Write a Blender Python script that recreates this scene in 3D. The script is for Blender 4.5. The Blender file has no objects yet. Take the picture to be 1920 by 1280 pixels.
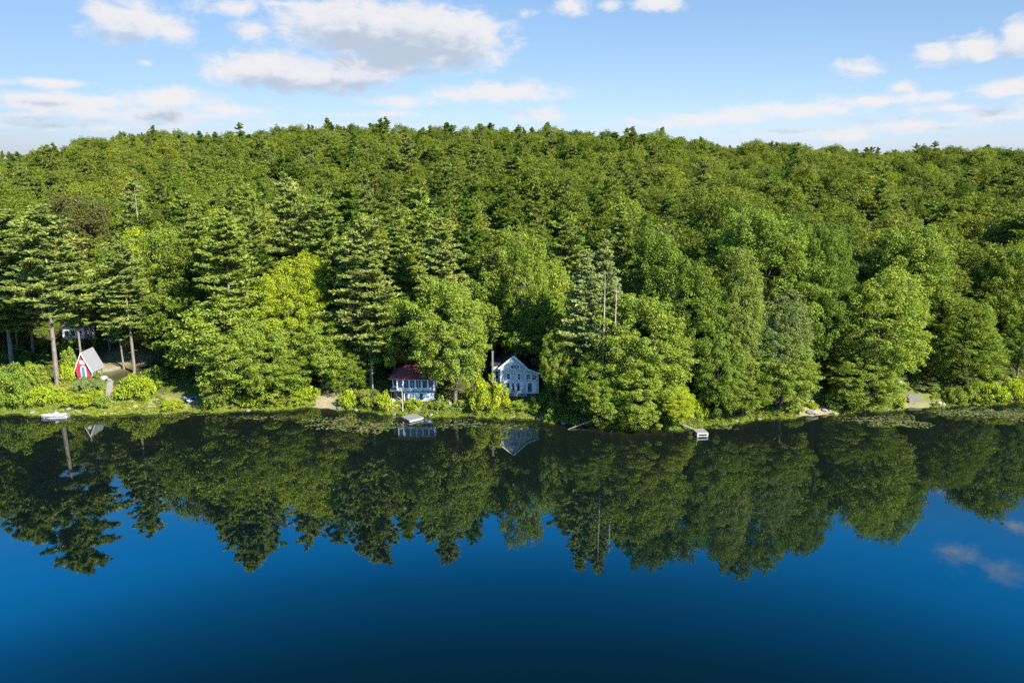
import bpy, math, random
import numpy as np
from mathutils import Vector
R = math.radians
rng = np.random.default_rng(7)
random.seed(7)
S = bpy.context.scene
COL = S.collection

# ------------------------------------------------------------------ camera model
W, HPX = 1920.0, 1280.0
F = 1493.0
TH = R(12.83)
CH = 50.0                                   # camera height above the lake
CT, ST = math.cos(TH), math.sin(TH)
def depth(D, z): return D*CT + (CH-z)*ST
def row_of(D, z): return 640 + F*((CH-z)*CT - D*ST)/depth(D, z)
def px_of(x, D, z): return 960 + F*x/depth(D, z)
def x_at(px, D, z): return (px-960)/F*depth(D, z)
def z_at(row, D): return CH - D*math.tan(TH+math.atan((row-640)/F))
def ground_hit(px, row, z=0.0):
    D = (CH-z)/math.tan(TH+math.atan((row-640)/F))
    return x_at(px, D, z), D
cam = bpy.data.cameras.new('camera'); cam_o = bpy.data.objects.new('camera', cam); COL.objects.link(cam_o)
cam_o.location = (0, 0, CH); cam_o.rotation_euler = (R(90)-TH, 0, 0)
cam.sensor_width = 36; cam.lens = 36*F/W; cam.clip_end = 9000; cam.clip_start = 0.5
S.camera = cam_o

# ------------------------------------------------------------------ terrain
shore_rows = [(-80,777),(0,775),(100,778),(200,777),(300,774),(450,770),(600,763),(700,772),(760,777),(850,780),(930,782),
              (1000,785),(1100,798),(1200,804),(1290,803),(1340,796),(1440,784),(1530,779),(1600,772),(1700,766),(1760,762),(1840,758),(1920,755),(2000,753)]
SX, SY = zip(*[ground_hit(a, b) for a, b in shore_rows])
def shore(x):
    x = np.asarray(x, float)
    return np.interp(x, SX, SY) + 0.5*np.sin(x*0.55) + 0.35*np.sin(x*1.31+1) + 0.2*np.sin(x*2.9)
sky_rows = [(-300,298),(0,298),(60,295),(120,292),(180,275),(240,258),(300,256),(350,262),(420,263),(450,254),(560,246),(640,240),(700,246),
            (850,246),(950,248),(1050,249),(1150,255),(1250,262),(1350,273),(1500,283),(1600,286),(1700,288),(1920,288),(2300,288)]
KX, KR = zip(*sky_rows)
DR = 640.0
def ridge(x):
    px = 960 + F*np.asarray(x, float)/650.0*1.0
    return CH + DR*np.tan(np.arctan((640-np.interp(px, KX, KR))/F)-TH) - 25.0
def terr(x, y):
    x = np.asarray(x, float); y = np.asarray(y, float)
    d = y - shore(x)
    r = ridge(x*650.0/np.maximum(y, 150))
    near = np.where(d < 0, np.maximum(-3.0, d*0.22), 0.25*(1-np.exp(-d/0.5)) + np.minimum(d, 13)*0.28)
    u = np.clip((d-13)/480.0, 0, None)
    s = np.where(u < 1, u**0.97, 1-0.10*(u-1))
    z = near + np.where(d > 13, (r-4)*s, 0)
    w = np.clip((d-14)/40, 0, 1)
    z = z + w*((1.6+2.2*np.clip((y-300)/250, 0, 1))*np.sin(x*0.043+y*0.02)*np.cos(y*0.037-x*0.011) + 0.8*np.sin(x*0.11+1.3)*np.sin(y*0.09))
    w2 = np.clip(d/4, 0, 1)
    return z + w2*0.12*(np.sin(x*1.1)*np.cos(y*0.9+.5*x))
def T(x, y): return float(terr(x, y))

# ------------------------------------------------------------------ object helpers
def tag(o, label=None, cat=None, group=None, kind=None):
    if label: o['label'] = label
    if cat: o['category'] = cat
    if group: o['group'] = group
    if kind: o['kind'] = kind
    return o
def empty(name, loc=(0,0,0), rz=0, scale=(1,1,1)):
    o = bpy.data.objects.new(name, None); COL.objects.link(o)
    o.empty_display_size = 0.3
    o.location = loc; o.rotation_euler = (0,0,rz); o.scale = scale
    return o
def np_mesh(name, V, Q, mats, midx=None, smooth=False):
    """V (n,3) verts, Q (m,k) faces with k corners"""
    me = bpy.data.meshes.new(name)
    V = np.asarray(V, np.float32); Q = np.asarray(Q, np.int32); k = Q.shape[1]
    me.vertices.add(len(V)); me.vertices.foreach_set('co', V.ravel())
    me.loops.add(Q.size); me.loops.foreach_set('vertex_index', Q.ravel())
    me.polygons.add(len(Q)); me.polygons.foreach_set('loop_start', np.arange(0, Q.size, k, dtype=np.int32))
    for m in mats: me.materials.append(m)
    if midx is not None: me.polygons.foreach_set('material_index', np.asarray(midx, np.int32))
    if smooth: me.polygons.foreach_set('use_smooth', np.ones(len(Q), bool))
    me.update(calc_edges=True); me.validate()
    return me
def ob(name, me, parent=None, loc=None):
    o = bpy.data.objects.new(name, me); COL.objects.link(o)
    if parent: o.parent = parent
    if loc is not None: o.location = loc
    return o
class MB:
    def __init__(s): s.v = []; s.f = []
    def add(s, vs, fs):
        n = len(s.v); s.v += [tuple(p) for p in vs]; s.f += [tuple(i+n for i in f) for f in fs]; return s
    def box(s, x0, x1, y0, y1, z0, z1):
        vs = [(x0,y0,z0),(x1,y0,z0),(x1,y1,z0),(x0,y1,z0),(x0,y0,z1),(x1,y0,z1),(x1,y1,z1),(x0,y1,z1)]
        return s.add(vs, [(3,2,1,0),(4,5,6,7),(0,1,5,4),(1,2,6,5),(2,3,7,6),(3,0,4,7)])
    def prism(s, poly, y0, y1):
        """polygon in (x,z), extruded along y"""
        n = len(poly)
        vs = [(x,y0,z) for x,z in poly] + [(x,y1,z) for x,z in poly]
        fs = [tuple(range(n)), tuple(range(2*n-1,n-1,-1))] + [(i,i+n,(i+1)%n+n,(i+1)%n) for i in range(n)]
        return s.add(vs, fs)
    def slab(s, quad, t):
        """thick sheet below a quad"""
        a,b,c,d = [Vector(p) for p in quad]
        n = (b-a).cross(d-a).normalized()*t
        vs = [a,b,c,d,a-n,b-n,c-n,d-n]
        return s.add(vs, [(0,1,2,3),(7,6,5,4),(0,4,5,1),(1,5,6,2),(2,6,7,3),(3,7,4,0)])
    def tube(s, p, q, r0, r1, k=6, cap=True):
        p, q = Vector(p), Vector(q); a = (q-p)
        if a.length < 1e-6: return s
        a.normalize(); u = a.orthogonal().normalized(); w = a.cross(u)
        vs = [p+(u*math.cos(2*math.pi*i/k)+w*math.sin(2*math.pi*i/k))*r0 for i in range(k)] + \
             [q+(u*math.cos(2*math.pi*i/k)+w*math.sin(2*math.pi*i/k))*r1 for i in range(k)]
        fs = [(i,(i+1)%k,(i+1)%k+k,i+k) for i in range(k)]
        if cap: fs += [tuple(range(k-1,-1,-1)), tuple(range(k,2*k))]
        return s.add(vs, fs)
    def path(s, pts, rs, k=6):
        for a,b,r0,r1 in zip(pts,pts[1:],rs,rs[1:]): s.tube(a,b,r0,r1,k)
        return s
    def mesh(s, name, *mats):
        me = bpy.data.meshes.new(name); me.from_pydata(s.v, [], s.f)
        for m in mats: me.materials.append(m)
        me.update(); return me
    def build(s, name, mat, parent=None, loc=None):
        return ob(name, s.mesh(name, mat), parent, loc)

# ------------------------------------------------------------------ materials
def new_mat(name):
    m = bpy.data.materials.new(name); m.use_nodes = True; nt = m.node_tree
    for n in list(nt.nodes): nt.nodes.remove(n)
    out = nt.nodes.new('ShaderNodeOutputMaterial')
    return m, nt, out
def N(nt, t, **kw):
    n = nt.nodes.new(t)
    for k, v in kw.items():
        if k.startswith('i_'):
            n.inputs[k[2:].replace('_',' ')].default_value = v
        else: setattr(n, k, v)
    return n
def ramp(nt, fac, stops):
    r = nt.nodes.new('ShaderNodeValToRGB'); e = r.color_ramp.elements
    while len(e) < len(stops): e.new(0.5)
    for el, (p, c) in zip(e, stops): el.position = p; el.color = c if len(c) == 4 else (*c, 1)
    nt.links.new(fac, r.inputs[0]); return r
def mix(nt, a, b, fac, mode='MIX'):
    m = nt.nodes.new('ShaderNodeMix'); m.data_type = 'RGBA'; m.blend_type = mode
    for sock, v in ((m.inputs[0], fac), (m.inputs[6], a), (m.inputs[7], b)):
        if hasattr(v, 'links'): nt.links.new(v, sock)
        else: sock.default_value = v if not isinstance(v, tuple) or len(v) == 4 else (*v, 1)
    return m.outputs[2]
def math_(nt, op, a, b=None, c=None, clamp=False):
    m = nt.nodes.new('ShaderNodeMath'); m.operation = op; m.use_clamp = clamp
    for i, v in enumerate((a, b, c)):
        if v is None: continue
        if hasattr(v, 'links'): nt.links.new(v, m.inputs[i])
        else: m.inputs[i].default_value = v
    return m.outputs[0]
ALB = 0.52     # the picture is exposed for foliage in the half shade: paints and stone are kept well under white
def simple(name, col, rough=0.6, var=0.25, scale=3.0, spec=0.3, metal=0.0, bump=0.0, stretch=(1,1,1)):
    """a surface with procedural mottling"""
    col = tuple(c*ALB for c in col)
    m, nt, out = new_mat(name)
    tc = N(nt, 'ShaderNodeTexCoord'); mp = N(nt, 'ShaderNodeMapping'); mp.inputs['Scale'].default_value = stretch
    nt.links.new(tc.outputs['Object'], mp.inputs[0])
    no = N(nt, 'ShaderNodeTexNoise', i_Scale=scale, i_Detail=6.0, i_Roughness=0.65)
    nt.links.new(mp.outputs[0], no.inputs['Vector'])
    lo = tuple(c*(1-var) for c in col); hi = tuple(min(1, c*(1+var)) for c in col)
    r = ramp(nt, no.outputs[0], [(0.3, lo), (0.7, hi)])
    p = N(nt, 'ShaderNodeBsdfPrincipled', i_Roughness=rough, i_Metallic=metal)
    p.inputs['Specular IOR Level'].default_value = spec
    nt.links.new(r.outputs[0], p.inputs['Base Color'])
    if bump:
        b = N(nt, 'ShaderNodeBump', i_Strength=bump); nt.links.new(no.outputs[0], b.inputs['Height']); nt.links.new(b.outputs[0], p.inputs['Normal'])
    nt.links.new(p.outputs[0], out.inputs[0]); return m
def siding(name, col, pitch=0.18, vertical=False):
    col = tuple(c*ALB for c in col)
    m, nt, out = new_mat(name)
    tc = N(nt, 'ShaderNodeTexCoord'); sx = N(nt, 'ShaderNodeSeparateXYZ'); nt.links.new(tc.outputs['Object'], sx.inputs[0])
    f = math_(nt, 'FRACT', math_(nt, 'DIVIDE', sx.outputs[0 if vertical else 2], pitch))
    no = N(nt, 'ShaderNodeTexNoise', i_Scale=1.3, i_Detail=6.0); nt.links.new(tc.outputs['Object'], no.inputs['Vector'])
    r = ramp(nt, no.outputs[0], [(0.3, tuple(c*0.82 for c in col)), (0.7, tuple(min(1, c*1.12) for c in col))])
    p = N(nt, 'ShaderNodeBsdfPrincipled', i_Roughness=0.6); nt.links.new(r.outputs[0], p.inputs['Base Color'])
    b = N(nt, 'ShaderNodeBump', i_Strength=0.6, i_Distance=0.03); nt.links.new(f, b.inputs['Height']); nt.links.new(b.outputs[0], p.inputs['Normal'])
    nt.links.new(p.outputs[0], out.inputs[0]); return m
def leaf_mat(name, trans=0.30, rough=0.6, spec=0.12, noise=0.45):
    m, nt, out = new_mat(name)
    at = N(nt, 'ShaderNodeAttribute', attribute_type='INSTANCER', attribute_name='tint')
    geo = N(nt, 'ShaderNodeNewGeometry'); tc = N(nt, 'ShaderNodeTexCoord')
    no = N(nt, 'ShaderNodeTexNoise', i_Scale=noise, i_Detail=2.0); nt.links.new(tc.outputs['Object'], no.inputs['Vector'])
    # each leaf a little lighter, darker, yellower; each bough its own tone
    v1 = ramp(nt, geo.outputs['Random Per Island'], [(0.0, (.62,.66,.72)), (0.5, (1,1,1)), (1.0, (1.42,1.30,1.05))])
    v2 = ramp(nt, no.outputs[0], [(0.28, (.78,.84,.92)), (0.72, (1.25,1.16,0.95))])
    c = mix(nt, at.outputs['Color'], v1.outputs[0], 1.0, 'MULTIPLY')
    c = mix(nt, c, v2.outputs[0], 1.0, 'MULTIPLY')
    p = N(nt, 'ShaderNodeBsdfPrincipled', i_Roughness=rough); p.inputs['Specular IOR Level'].default_value = spec
    nt.links.new(c, p.inputs['Base Color'])
    tr = N(nt, 'ShaderNodeBsdfTranslucent')
    c2 = mix(nt, c, (1.25,1.3,0.5), 1.0, 'MULTIPLY'); nt.links.new(c2, tr.inputs[0])
    ms = N(nt, 'ShaderNodeMixShader'); ms.inputs[0].default_value = trans
    nt.links.new(p.outputs[0], ms.inputs[1]); nt.links.new(tr.outputs[0], ms.inputs[2]); nt.links.new(ms.outputs[0], out.inputs[0])
    return m
M_LEAF = leaf_mat('broad_leaves'); M_NEEDLE = leaf_mat('pine_needles', 0.32, 0.65, 0.1, 0.3)
M_BARK = simple('grey_brown_bark', (.17,.135,.10), 0.9, 0.4, 4, bump=0.5, stretch=(1,1,.25))
M_PBARK = simple('pine_bark', (.24,.20,.165), 0.9, 0.4, 3, bump=0.5, stretch=(1,1,.3))
M_DEAD = simple('bleached_dead_wood', (.46,.42,.36), 0.85, 0.25, 5, stretch=(1,1,.2))
M_STONE = simple('pale_granite', (.24,.23,.205), 0.85, 0.35, 2.2, bump=0.4)
M_WSTONE = simple('whitish_stone', (.36,.34,.29), 0.85, 0.25, 2.5, bump=0.3)
M_WHITE = simple('white_paint', (.96,.95,.93), 0.5, 0.08, 3)
M_REDW = siding('red_shingle_wall', (.50,.035,.045), 0.14)
M_REDROOF = simple('worn_red_shingles', (.24,.062,.055), 0.8, 0.5, 2.5, bump=0.3)
M_GROOF = simple('grey_metal_roof', (.30,.31,.335), 0.45, 0.10, 6, stretch=(1,.2,1))
M_DROOF = simple('dark_asphalt_shingles', (.055,.05,.048), 0.85, 0.45, 2, bump=0.3)
M_BLUEW = siding('blue_grey_clapboard', (.60,.68,.69), 0.17)
M_TEALW = siding('pale_blue_boards', (.80,.93,.96), 0.25, True)
M_GREYW = siding('weathered_grey_boards', (.22,.21,.20), 0.2)
M_GLASS = simple('dark_window_glass', (.02,.03,.045), 0.08, 0.3, 1, spec=0.6)
M_BGLASS = simple('blue_window_glass', (.05,.09,.125), 0.08, 0.3, 1, spec=0.6)
M_DOORB = simple('blue_door_paint', (.10,.24,.42), 0.5, 0.15, 4)
M_DECK = simple('sun_bleached_planks', (.27,.26,.24), 0.8, 0.2, 3, stretch=(8,.6,1))
M_DKWOOD = simple('wet_dark_wood', (.06,.05,.042), 0.7, 0.3, 3)
M_BOATW = simple('white_gelcoat', (.80,.80,.80), 0.3, 0.05, 2, spec=0.5)
M_BOATB = simple('pale_blue_plastic', (.55,.70,.95), 0.4, 0.15, 3)
M_NAVY = simple('navy_plastic', (.025,.03,.07), 0.4, 0.2, 3)
M_RAIL = simple('chalky_white_wood', (.46,.46,.44), 0.6, 0.1, 4)

# ------------------------------------------------------------------ ground sheet
def axis(vals):
    out = [vals[0][0]]
    for (a, b, st) in vals:
        n = max(1, int(round((b-a)/st))); out += list(np.linspace(a, b, n+1)[1:])
    return np.array(out)
gx = np.unique(np.round(np.concatenate([axis([(0,135,0.9),(135,320,5),(320,3000,60)]), -axis([(0,135,0.9),(135,320,5),(320,3000,60)])]), 4))
gd = axis([(-45,-6,6),(-6,22,0.7),(22,80,3),(80,700,12),(700,4200,140)])
GX, GD = np.meshgrid(gx, gd); GY = GD + shore(GX)
GZ = terr(GX, GY)
V = np.stack([GX, GY, GZ], -1).reshape(-1, 3); nx = len(gx); ny = len(gd)
ii = np.arange((ny-1)*(nx-1)); i0 = (ii//(nx-1))*nx + ii % (nx-1)
Q = np.stack([i0, i0+1, i0+nx+1, i0+nx], 1)
mg, nt, out = new_mat('forest_floor_and_banks')
tc = N(nt, 'ShaderNodeTexCoord'); dat = N(nt, 'ShaderNodeAttribute', attribute_name='bank'); lat = N(nt, 'ShaderNodeAttribute', attribute_name='lawn'); sat = N(nt, 'ShaderNodeAttribute', attribute_name='sand')
n1 = N(nt, 'ShaderNodeTexNoise', i_Scale=0.35, i_Detail=8.0, i_Roughness=0.7); nt.links.new(tc.outputs['Object'], n1.inputs['Vector'])
n2 = N(nt, 'ShaderNodeTexNoise', i_Scale=2.6, i_Detail=6.0, i_Roughness=0.7); nt.links.new(tc.outputs['Object'], n2.inputs['Vector'])
floor_c = ramp(nt, n1.outputs[0], [(0.35, (.022,.032,.010)), (0.55, (.04,.035,.018)), (0.72, (.07,.052,.032))])
bank_c = ramp(nt, n2.outputs[0], [(0.3, (.055,.08,.014)), (0.55, (.11,.135,.024)), (0.75, (.19,.17,.07))])
lawn_c = ramp(nt, n2.outputs[0], [(0.3, (.10,.11,.022)), (0.55, (.20,.155,.075)), (0.75, (.25,.18,.12))])
sand_c = ramp(nt, n2.outputs[0], [(0.3, (.15,.12,.07)), (0.7, (.28,.235,.16))])
w = math_(nt, 'ADD', dat.outputs['Fac'], math_(nt, 'MULTIPLY', math_(nt, 'SUBTRACT', n1.outputs[0], 0.5), 1.2), clamp=True)
c = mix(nt, floor_c.outputs[0], bank_c.outputs[0], w)
c = mix(nt, c, lawn_c.outputs[0], math_(nt, 'MULTIPLY', lat.outputs['Fac'], math_(nt, 'ADD', n1.outputs[0], 0.45), clamp=True))
c = mix(nt, c, sand_c.outputs[0], math_(nt, 'MULTIPLY', sat.outputs['Fac'], math_(nt, 'ADD', n2.outputs[0], 0.55), clamp=True))
p = N(nt, 'ShaderNodeBsdfPrincipled', i_Roughness=0.95); p.inputs['Specular IOR Level'].default_value = 0.1
nt.links.new(c, p.inputs['Base Color'])
b = N(nt, 'ShaderNodeBump', i_Strength=0.7, i_Distance=0.15); nt.links.new(n2.outputs[0], b.inputs['Height']); nt.links.new(b.outputs[0], p.inputs['Normal'])
nt.links.new(p.outputs[0], out.inputs[0])
me = np_mesh('ground', V, Q, [mg], smooth=True)
def attr(me, name, arr):
    a = me.attributes.new(name, 'FLOAT', 'POINT'); a.data.foreach_set('value', np.asarray(arr, np.float32).ravel())
d_ = GD
GPX = 960+F*GX/160.0
attr(me, 'bank', np.clip(1-np.abs(d_-3)/9, 0, 1)*(d_ > -1.5)*np.where((GPX < 640) | (GPX > 1480), .9, .3))
def blob(items):
    acc = np.zeros_like(GX)
    for px, row, zz, rx, ry, s in items:
        x, y = ground_hit(px, row, zz)
        acc = np.maximum(acc, s*np.clip(1.5-1.5*np.sqrt(((GX-x)/rx)**2+((GY-y)/ry)**2), 0, 1))
    return acc
LAWN = [(235,668,5,8,9,1.),(262,672,5,6,7,1.),(205,690,4,7,7,.9),(270,760,.7,13,4,.8),(215,765,.6,9,3,.5),(1725,738,2,9,7,.25),(1700,752,1,7,5,.3),(110,735,2,4,4,.8)]
SAND = [(608,745,1.3,5,5,1.),(612,758,.6,5,3,1.),(1530,770,.4,7,3.2,1.),(1500,774,.3,6,2.5,.9),(1600,771,.2,5,2,.6),(280,762,.5,6,2.4,.7),(1730,760,.3,9,1.8,.45),(800,766,.5,4,2.5,.8),(745,760,.8,4,3,.9),(128,772,.3,5,1.2,.8),(980,781,.2,8,1.2,.6),(210,775,.2,10,.9,.8),(60,772,.2,6,.8,.5),(1690,766,.2,8,1.1,.7)]
attr(me, 'lawn', blob(LAWN)); attr(me, 'sand', blob(SAND)*.75)
g = ob('ground', me); tag(g, kind='structure')

# ------------------------------------------------------------------ lake
wd = np.array([2.5,0.6,-0.6,-2,-4,-7,-12,-20,-35,-60,-110,-1200,-4000])[::-1]
WX, WD = np.meshgrid(gx, wd); WY = WD + shore(WX)
V = np.stack([WX, WY, np.zeros_like(WX)], -1).reshape(-1, 3); nyw = len(wd)
ii = np.arange((nyw-1)*(nx-1)); i0 = (ii//(nx-1))*nx + ii % (nx-1)
Q = np.stack([i0, i0+1, i0+nx+1, i0+nx], 1)
mw, nt, out = new_mat('lake_water_surface')
tc = N(nt, 'ShaderNodeTexCoord')
mp = N(nt, 'ShaderNodeMapping'); mp.inputs['Scale'].default_value = (1.0, 1.0, 1.0); nt.links.new(tc.outputs['Object'], mp.inputs[0])
r1 = N(nt, 'ShaderNodeTexNoise', i_Scale=1.1, i_Detail=3.0); nt.links.new(mp.outputs[0], r1.inputs['Vector'])
r2 = N(nt, 'ShaderNodeTexNoise', i_Scale=0.12, i_Detail=3.0); nt.links.new(mp.outputs[0], r2.inputs['Vector'])
hgt = math_(nt, 'ADD', math_(nt, 'MULTIPLY', r1.outputs[0], 0.5), r2.outputs[0])
bp = N(nt, 'ShaderNodeBump', i_Strength=0.05, i_Distance=0.05); nt.links.new(hgt, bp.inputs['Height'])
sh = N(nt, 'ShaderNodeAttribute', attribute_name='shallow_reflect')
body = mix(nt, (.0004,.0033,.0045), (.024,.024,.007), sh.outputs['Fac'])
df = N(nt, 'ShaderNodeBsdfDiffuse'); nt.links.new(body, df.inputs[0])
gl = N(nt, 'ShaderNodeBsdfGlossy'); st_ = N(nt, 'ShaderNodeMapping'); st_.inputs['Scale'].default_value = (.012,.05,1); st_.inputs['Rotation'].default_value = (0,0,.25); nt.links.new(tc.outputs['Object'], st_.inputs[0])
r3 = N(nt, 'ShaderNodeTexNoise', i_Scale=1.0, i_Detail=5.0, i_Roughness=.6); nt.links.new(st_.outputs[0], r3.inputs['Vector'])
rr_ = ramp(nt, r3.outputs[0], [(.35,(.008,)*3),(.7,(.035,)*3)]); nt.links.new(rr_.outputs[0], gl.inputs['Roughness'])
gl.inputs['Color'].default_value = (.92,.99,.95,1)
nt.links.new(bp.outputs[0], gl.inputs['Normal'])
fr = N(nt, 'ShaderNodeFresnel', i_IOR=1.333); nt.links.new(bp.outputs[0], fr.inputs['Normal'])
fc = ramp(nt, fr.outputs[0], [(0.0,(.02,)*3),(0.04,(.035,)*3),(0.047,(.06,)*3),(0.062,(.15,)*3),(0.075,(.25,)*3),(0.105,(.31,)*3),(0.2,(.31,)*3),(1.0,(1,1,1))])
fq = math_(nt, 'MULTIPLY', fc.outputs[0], math_(nt, 'MULTIPLY_ADD', r3.outputs[0], .36, .82))
ms = N(nt, 'ShaderNodeMixShader'); nt.links.new(fq, ms.inputs[0]); nt.links.new(df.outputs[0], ms.inputs[1]); nt.links.new(gl.outputs[0], ms.inputs[2])
nt.links.new(ms.outputs[0], out.inputs[0])
me = np_mesh('lake_water', V, Q, [mw])
attr(me, 'shallow_reflect', np.maximum(np.clip(1+WD/6.0, 0, 1)*0.8*(0.5+0.5*np.sin(WX*0.21)*np.cos(WX*0.083+1)), np.clip(1+WD/60.0, 0, 1)*.16))  # brown shallows, plus a wide band painting olive tree reflection into the body colour
lake = ob('lake_water', me); tag(lake, kind='structure')

# ------------------------------------------------------------------ foliage meshes
def unit(v): return v/np.maximum(np.linalg.norm(v, axis=-1, keepdims=True), 1e-9)
def leaves(C, Nrm, size, aspect=0.6, rnd=0.8, r=rng):
    """a bent diamond leaf spray at every centre"""
    n = len(C)
    nn = unit(Nrm + rnd*unit(r.normal(size=(n,3))))
    t = unit(np.cross(nn, unit(r.normal(size=(n,3)))))
    b = np.cross(nn, t)
    s = (size*(0.65+0.7*r.random(n)))[:, None]
    a = (aspect*(0.8+0.4*r.random(n)))[:, None]
    V = np.stack([C-t*s*.5, C+b*s*a*.5-nn*s*.06, C+t*s*.5, C-b*s*a*.5-nn*s*.06], 1)
    return V.reshape(-1, 3)
def quads(n): return np.arange(n*4).reshape(-1, 4)
def clump_leaves(c, rad, n, size, r, flat=0.7, aspect=0.7, upw=0.45, rnd=0.75):
    u = unit(r.normal(size=(n,3)))
    rr = (0.45+0.55*r.random(n)**0.5)[:, None]
    u[:,2] = np.where((u[:,2] < -0.25) & (r.random(n) < .6), -u[:,2], u[:,2])
    P = c + u*rr*rad*np.array([1,1,flat])
    return leaves(P, 0.55*u+np.array([0,0,upw]), np.full(n, size), aspect, rnd, r)
def broadleaf(seed, Ht=20.0, Rd=6.0, low=0.22, top=0.42, nclump=140, per=205, size=0.30, crad=(0.9,1.7), lob=0.25, gap=0.10, sep=0.56, fmin=0.42):
    r = np.random.default_rng(seed)
    zc = Ht*(low+(1-low)*0.48); rzu = Ht-zc; rzd = zc-Ht*low
    # uneven outline: a few big lobes push the surface in and out
    lobes = [(unit(r.normal(size=3)), r.uniform(-1,1)) for _ in range(12)]
    def push(u):
        s = 0
        for (d, a) in lobes: s = s + a*np.clip(u@d, 0, 1)**4
        return np.clip(1+(lob+.12)*s, .55, 1.35)
    cs = []
    tries = 0
    while len(cs) < nclump and tries < nclump*40:
        tries += 1
        u = unit(r.normal(size=3))
        if u[2] < -0.75: continue
        f = r.uniform(fmin, 0.97)**0.6*push(u)
        rz = rzu if u[2] > 0 else rzd
        sq = 1.0 - 0.18*max(0, u[2])**2
        c = np.array([u[0]*Rd*f*sq, u[1]*Rd*f*sq, zc+u[2]*rz*f*0.97])
        cr = r.uniform(*crad)
        if any(np.linalg.norm((c-q)[:3]) < sep*(cr+qr) for q, qr in cs) and r.random() < .9: continue
        if r.random() < gap: continue
        c[2] = min(c[2], Ht-cr*.6)
        cs.append((c, cr))
    Vs = []
    for c, cr in cs:
        n = int(per*(cr/1.3)**2*r.uniform(.75,1.2))
        Vs.append(clump_leaves(c, cr, n, size, r))
        for _ in range(2):      # twig ends poking out of the outline
            o = unit(c-np.array([0,0,zc-2])+r.normal(size=3)*1.5)
            Vs.append(clump_leaves(c+o*cr*1.0, cr*.42, int(n*.10), size*.9, r))
    V = np.concatenate(Vs)
    crown = np_mesh('broadleaf_crown', V, quads(len(V)//4), [M_LEAF])
    m = MB(); base = max(.18, Ht*.018)
    fork = np.array([r.normal()*.3, r.normal()*.3, Ht*max(low+.06, .2)])
    m.path([(0,0,-.6),(fork[0]*.3,fork[1]*.3,fork[2]*.5),tuple(fork),(fork[0]*1.4,fork[1]*1.4,Ht*.72)],[base*1.25,base,base*.75,base*.2],7)
    for i in r.permutation(len(cs))[:22]:
        c, cr = cs[i]; t = r.uniform(0,1); s0 = fork*(1-t)+np.array([fork[0]*1.4,fork[1]*1.4,Ht*.68])*t
        if c[2] < s0[2]-2: s0 = fork
        mid = s0*.45+c*.55+np.array([0,0,.5]); m.path([tuple(s0),tuple(mid),tuple(c)],[base*.38,base*.22,.03],5)
    trunk = m.mesh('broadleaf_trunk', M_BARK)
    return dict(crown=crown, trunk=trunk, H=Ht, R=Rd)
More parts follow.
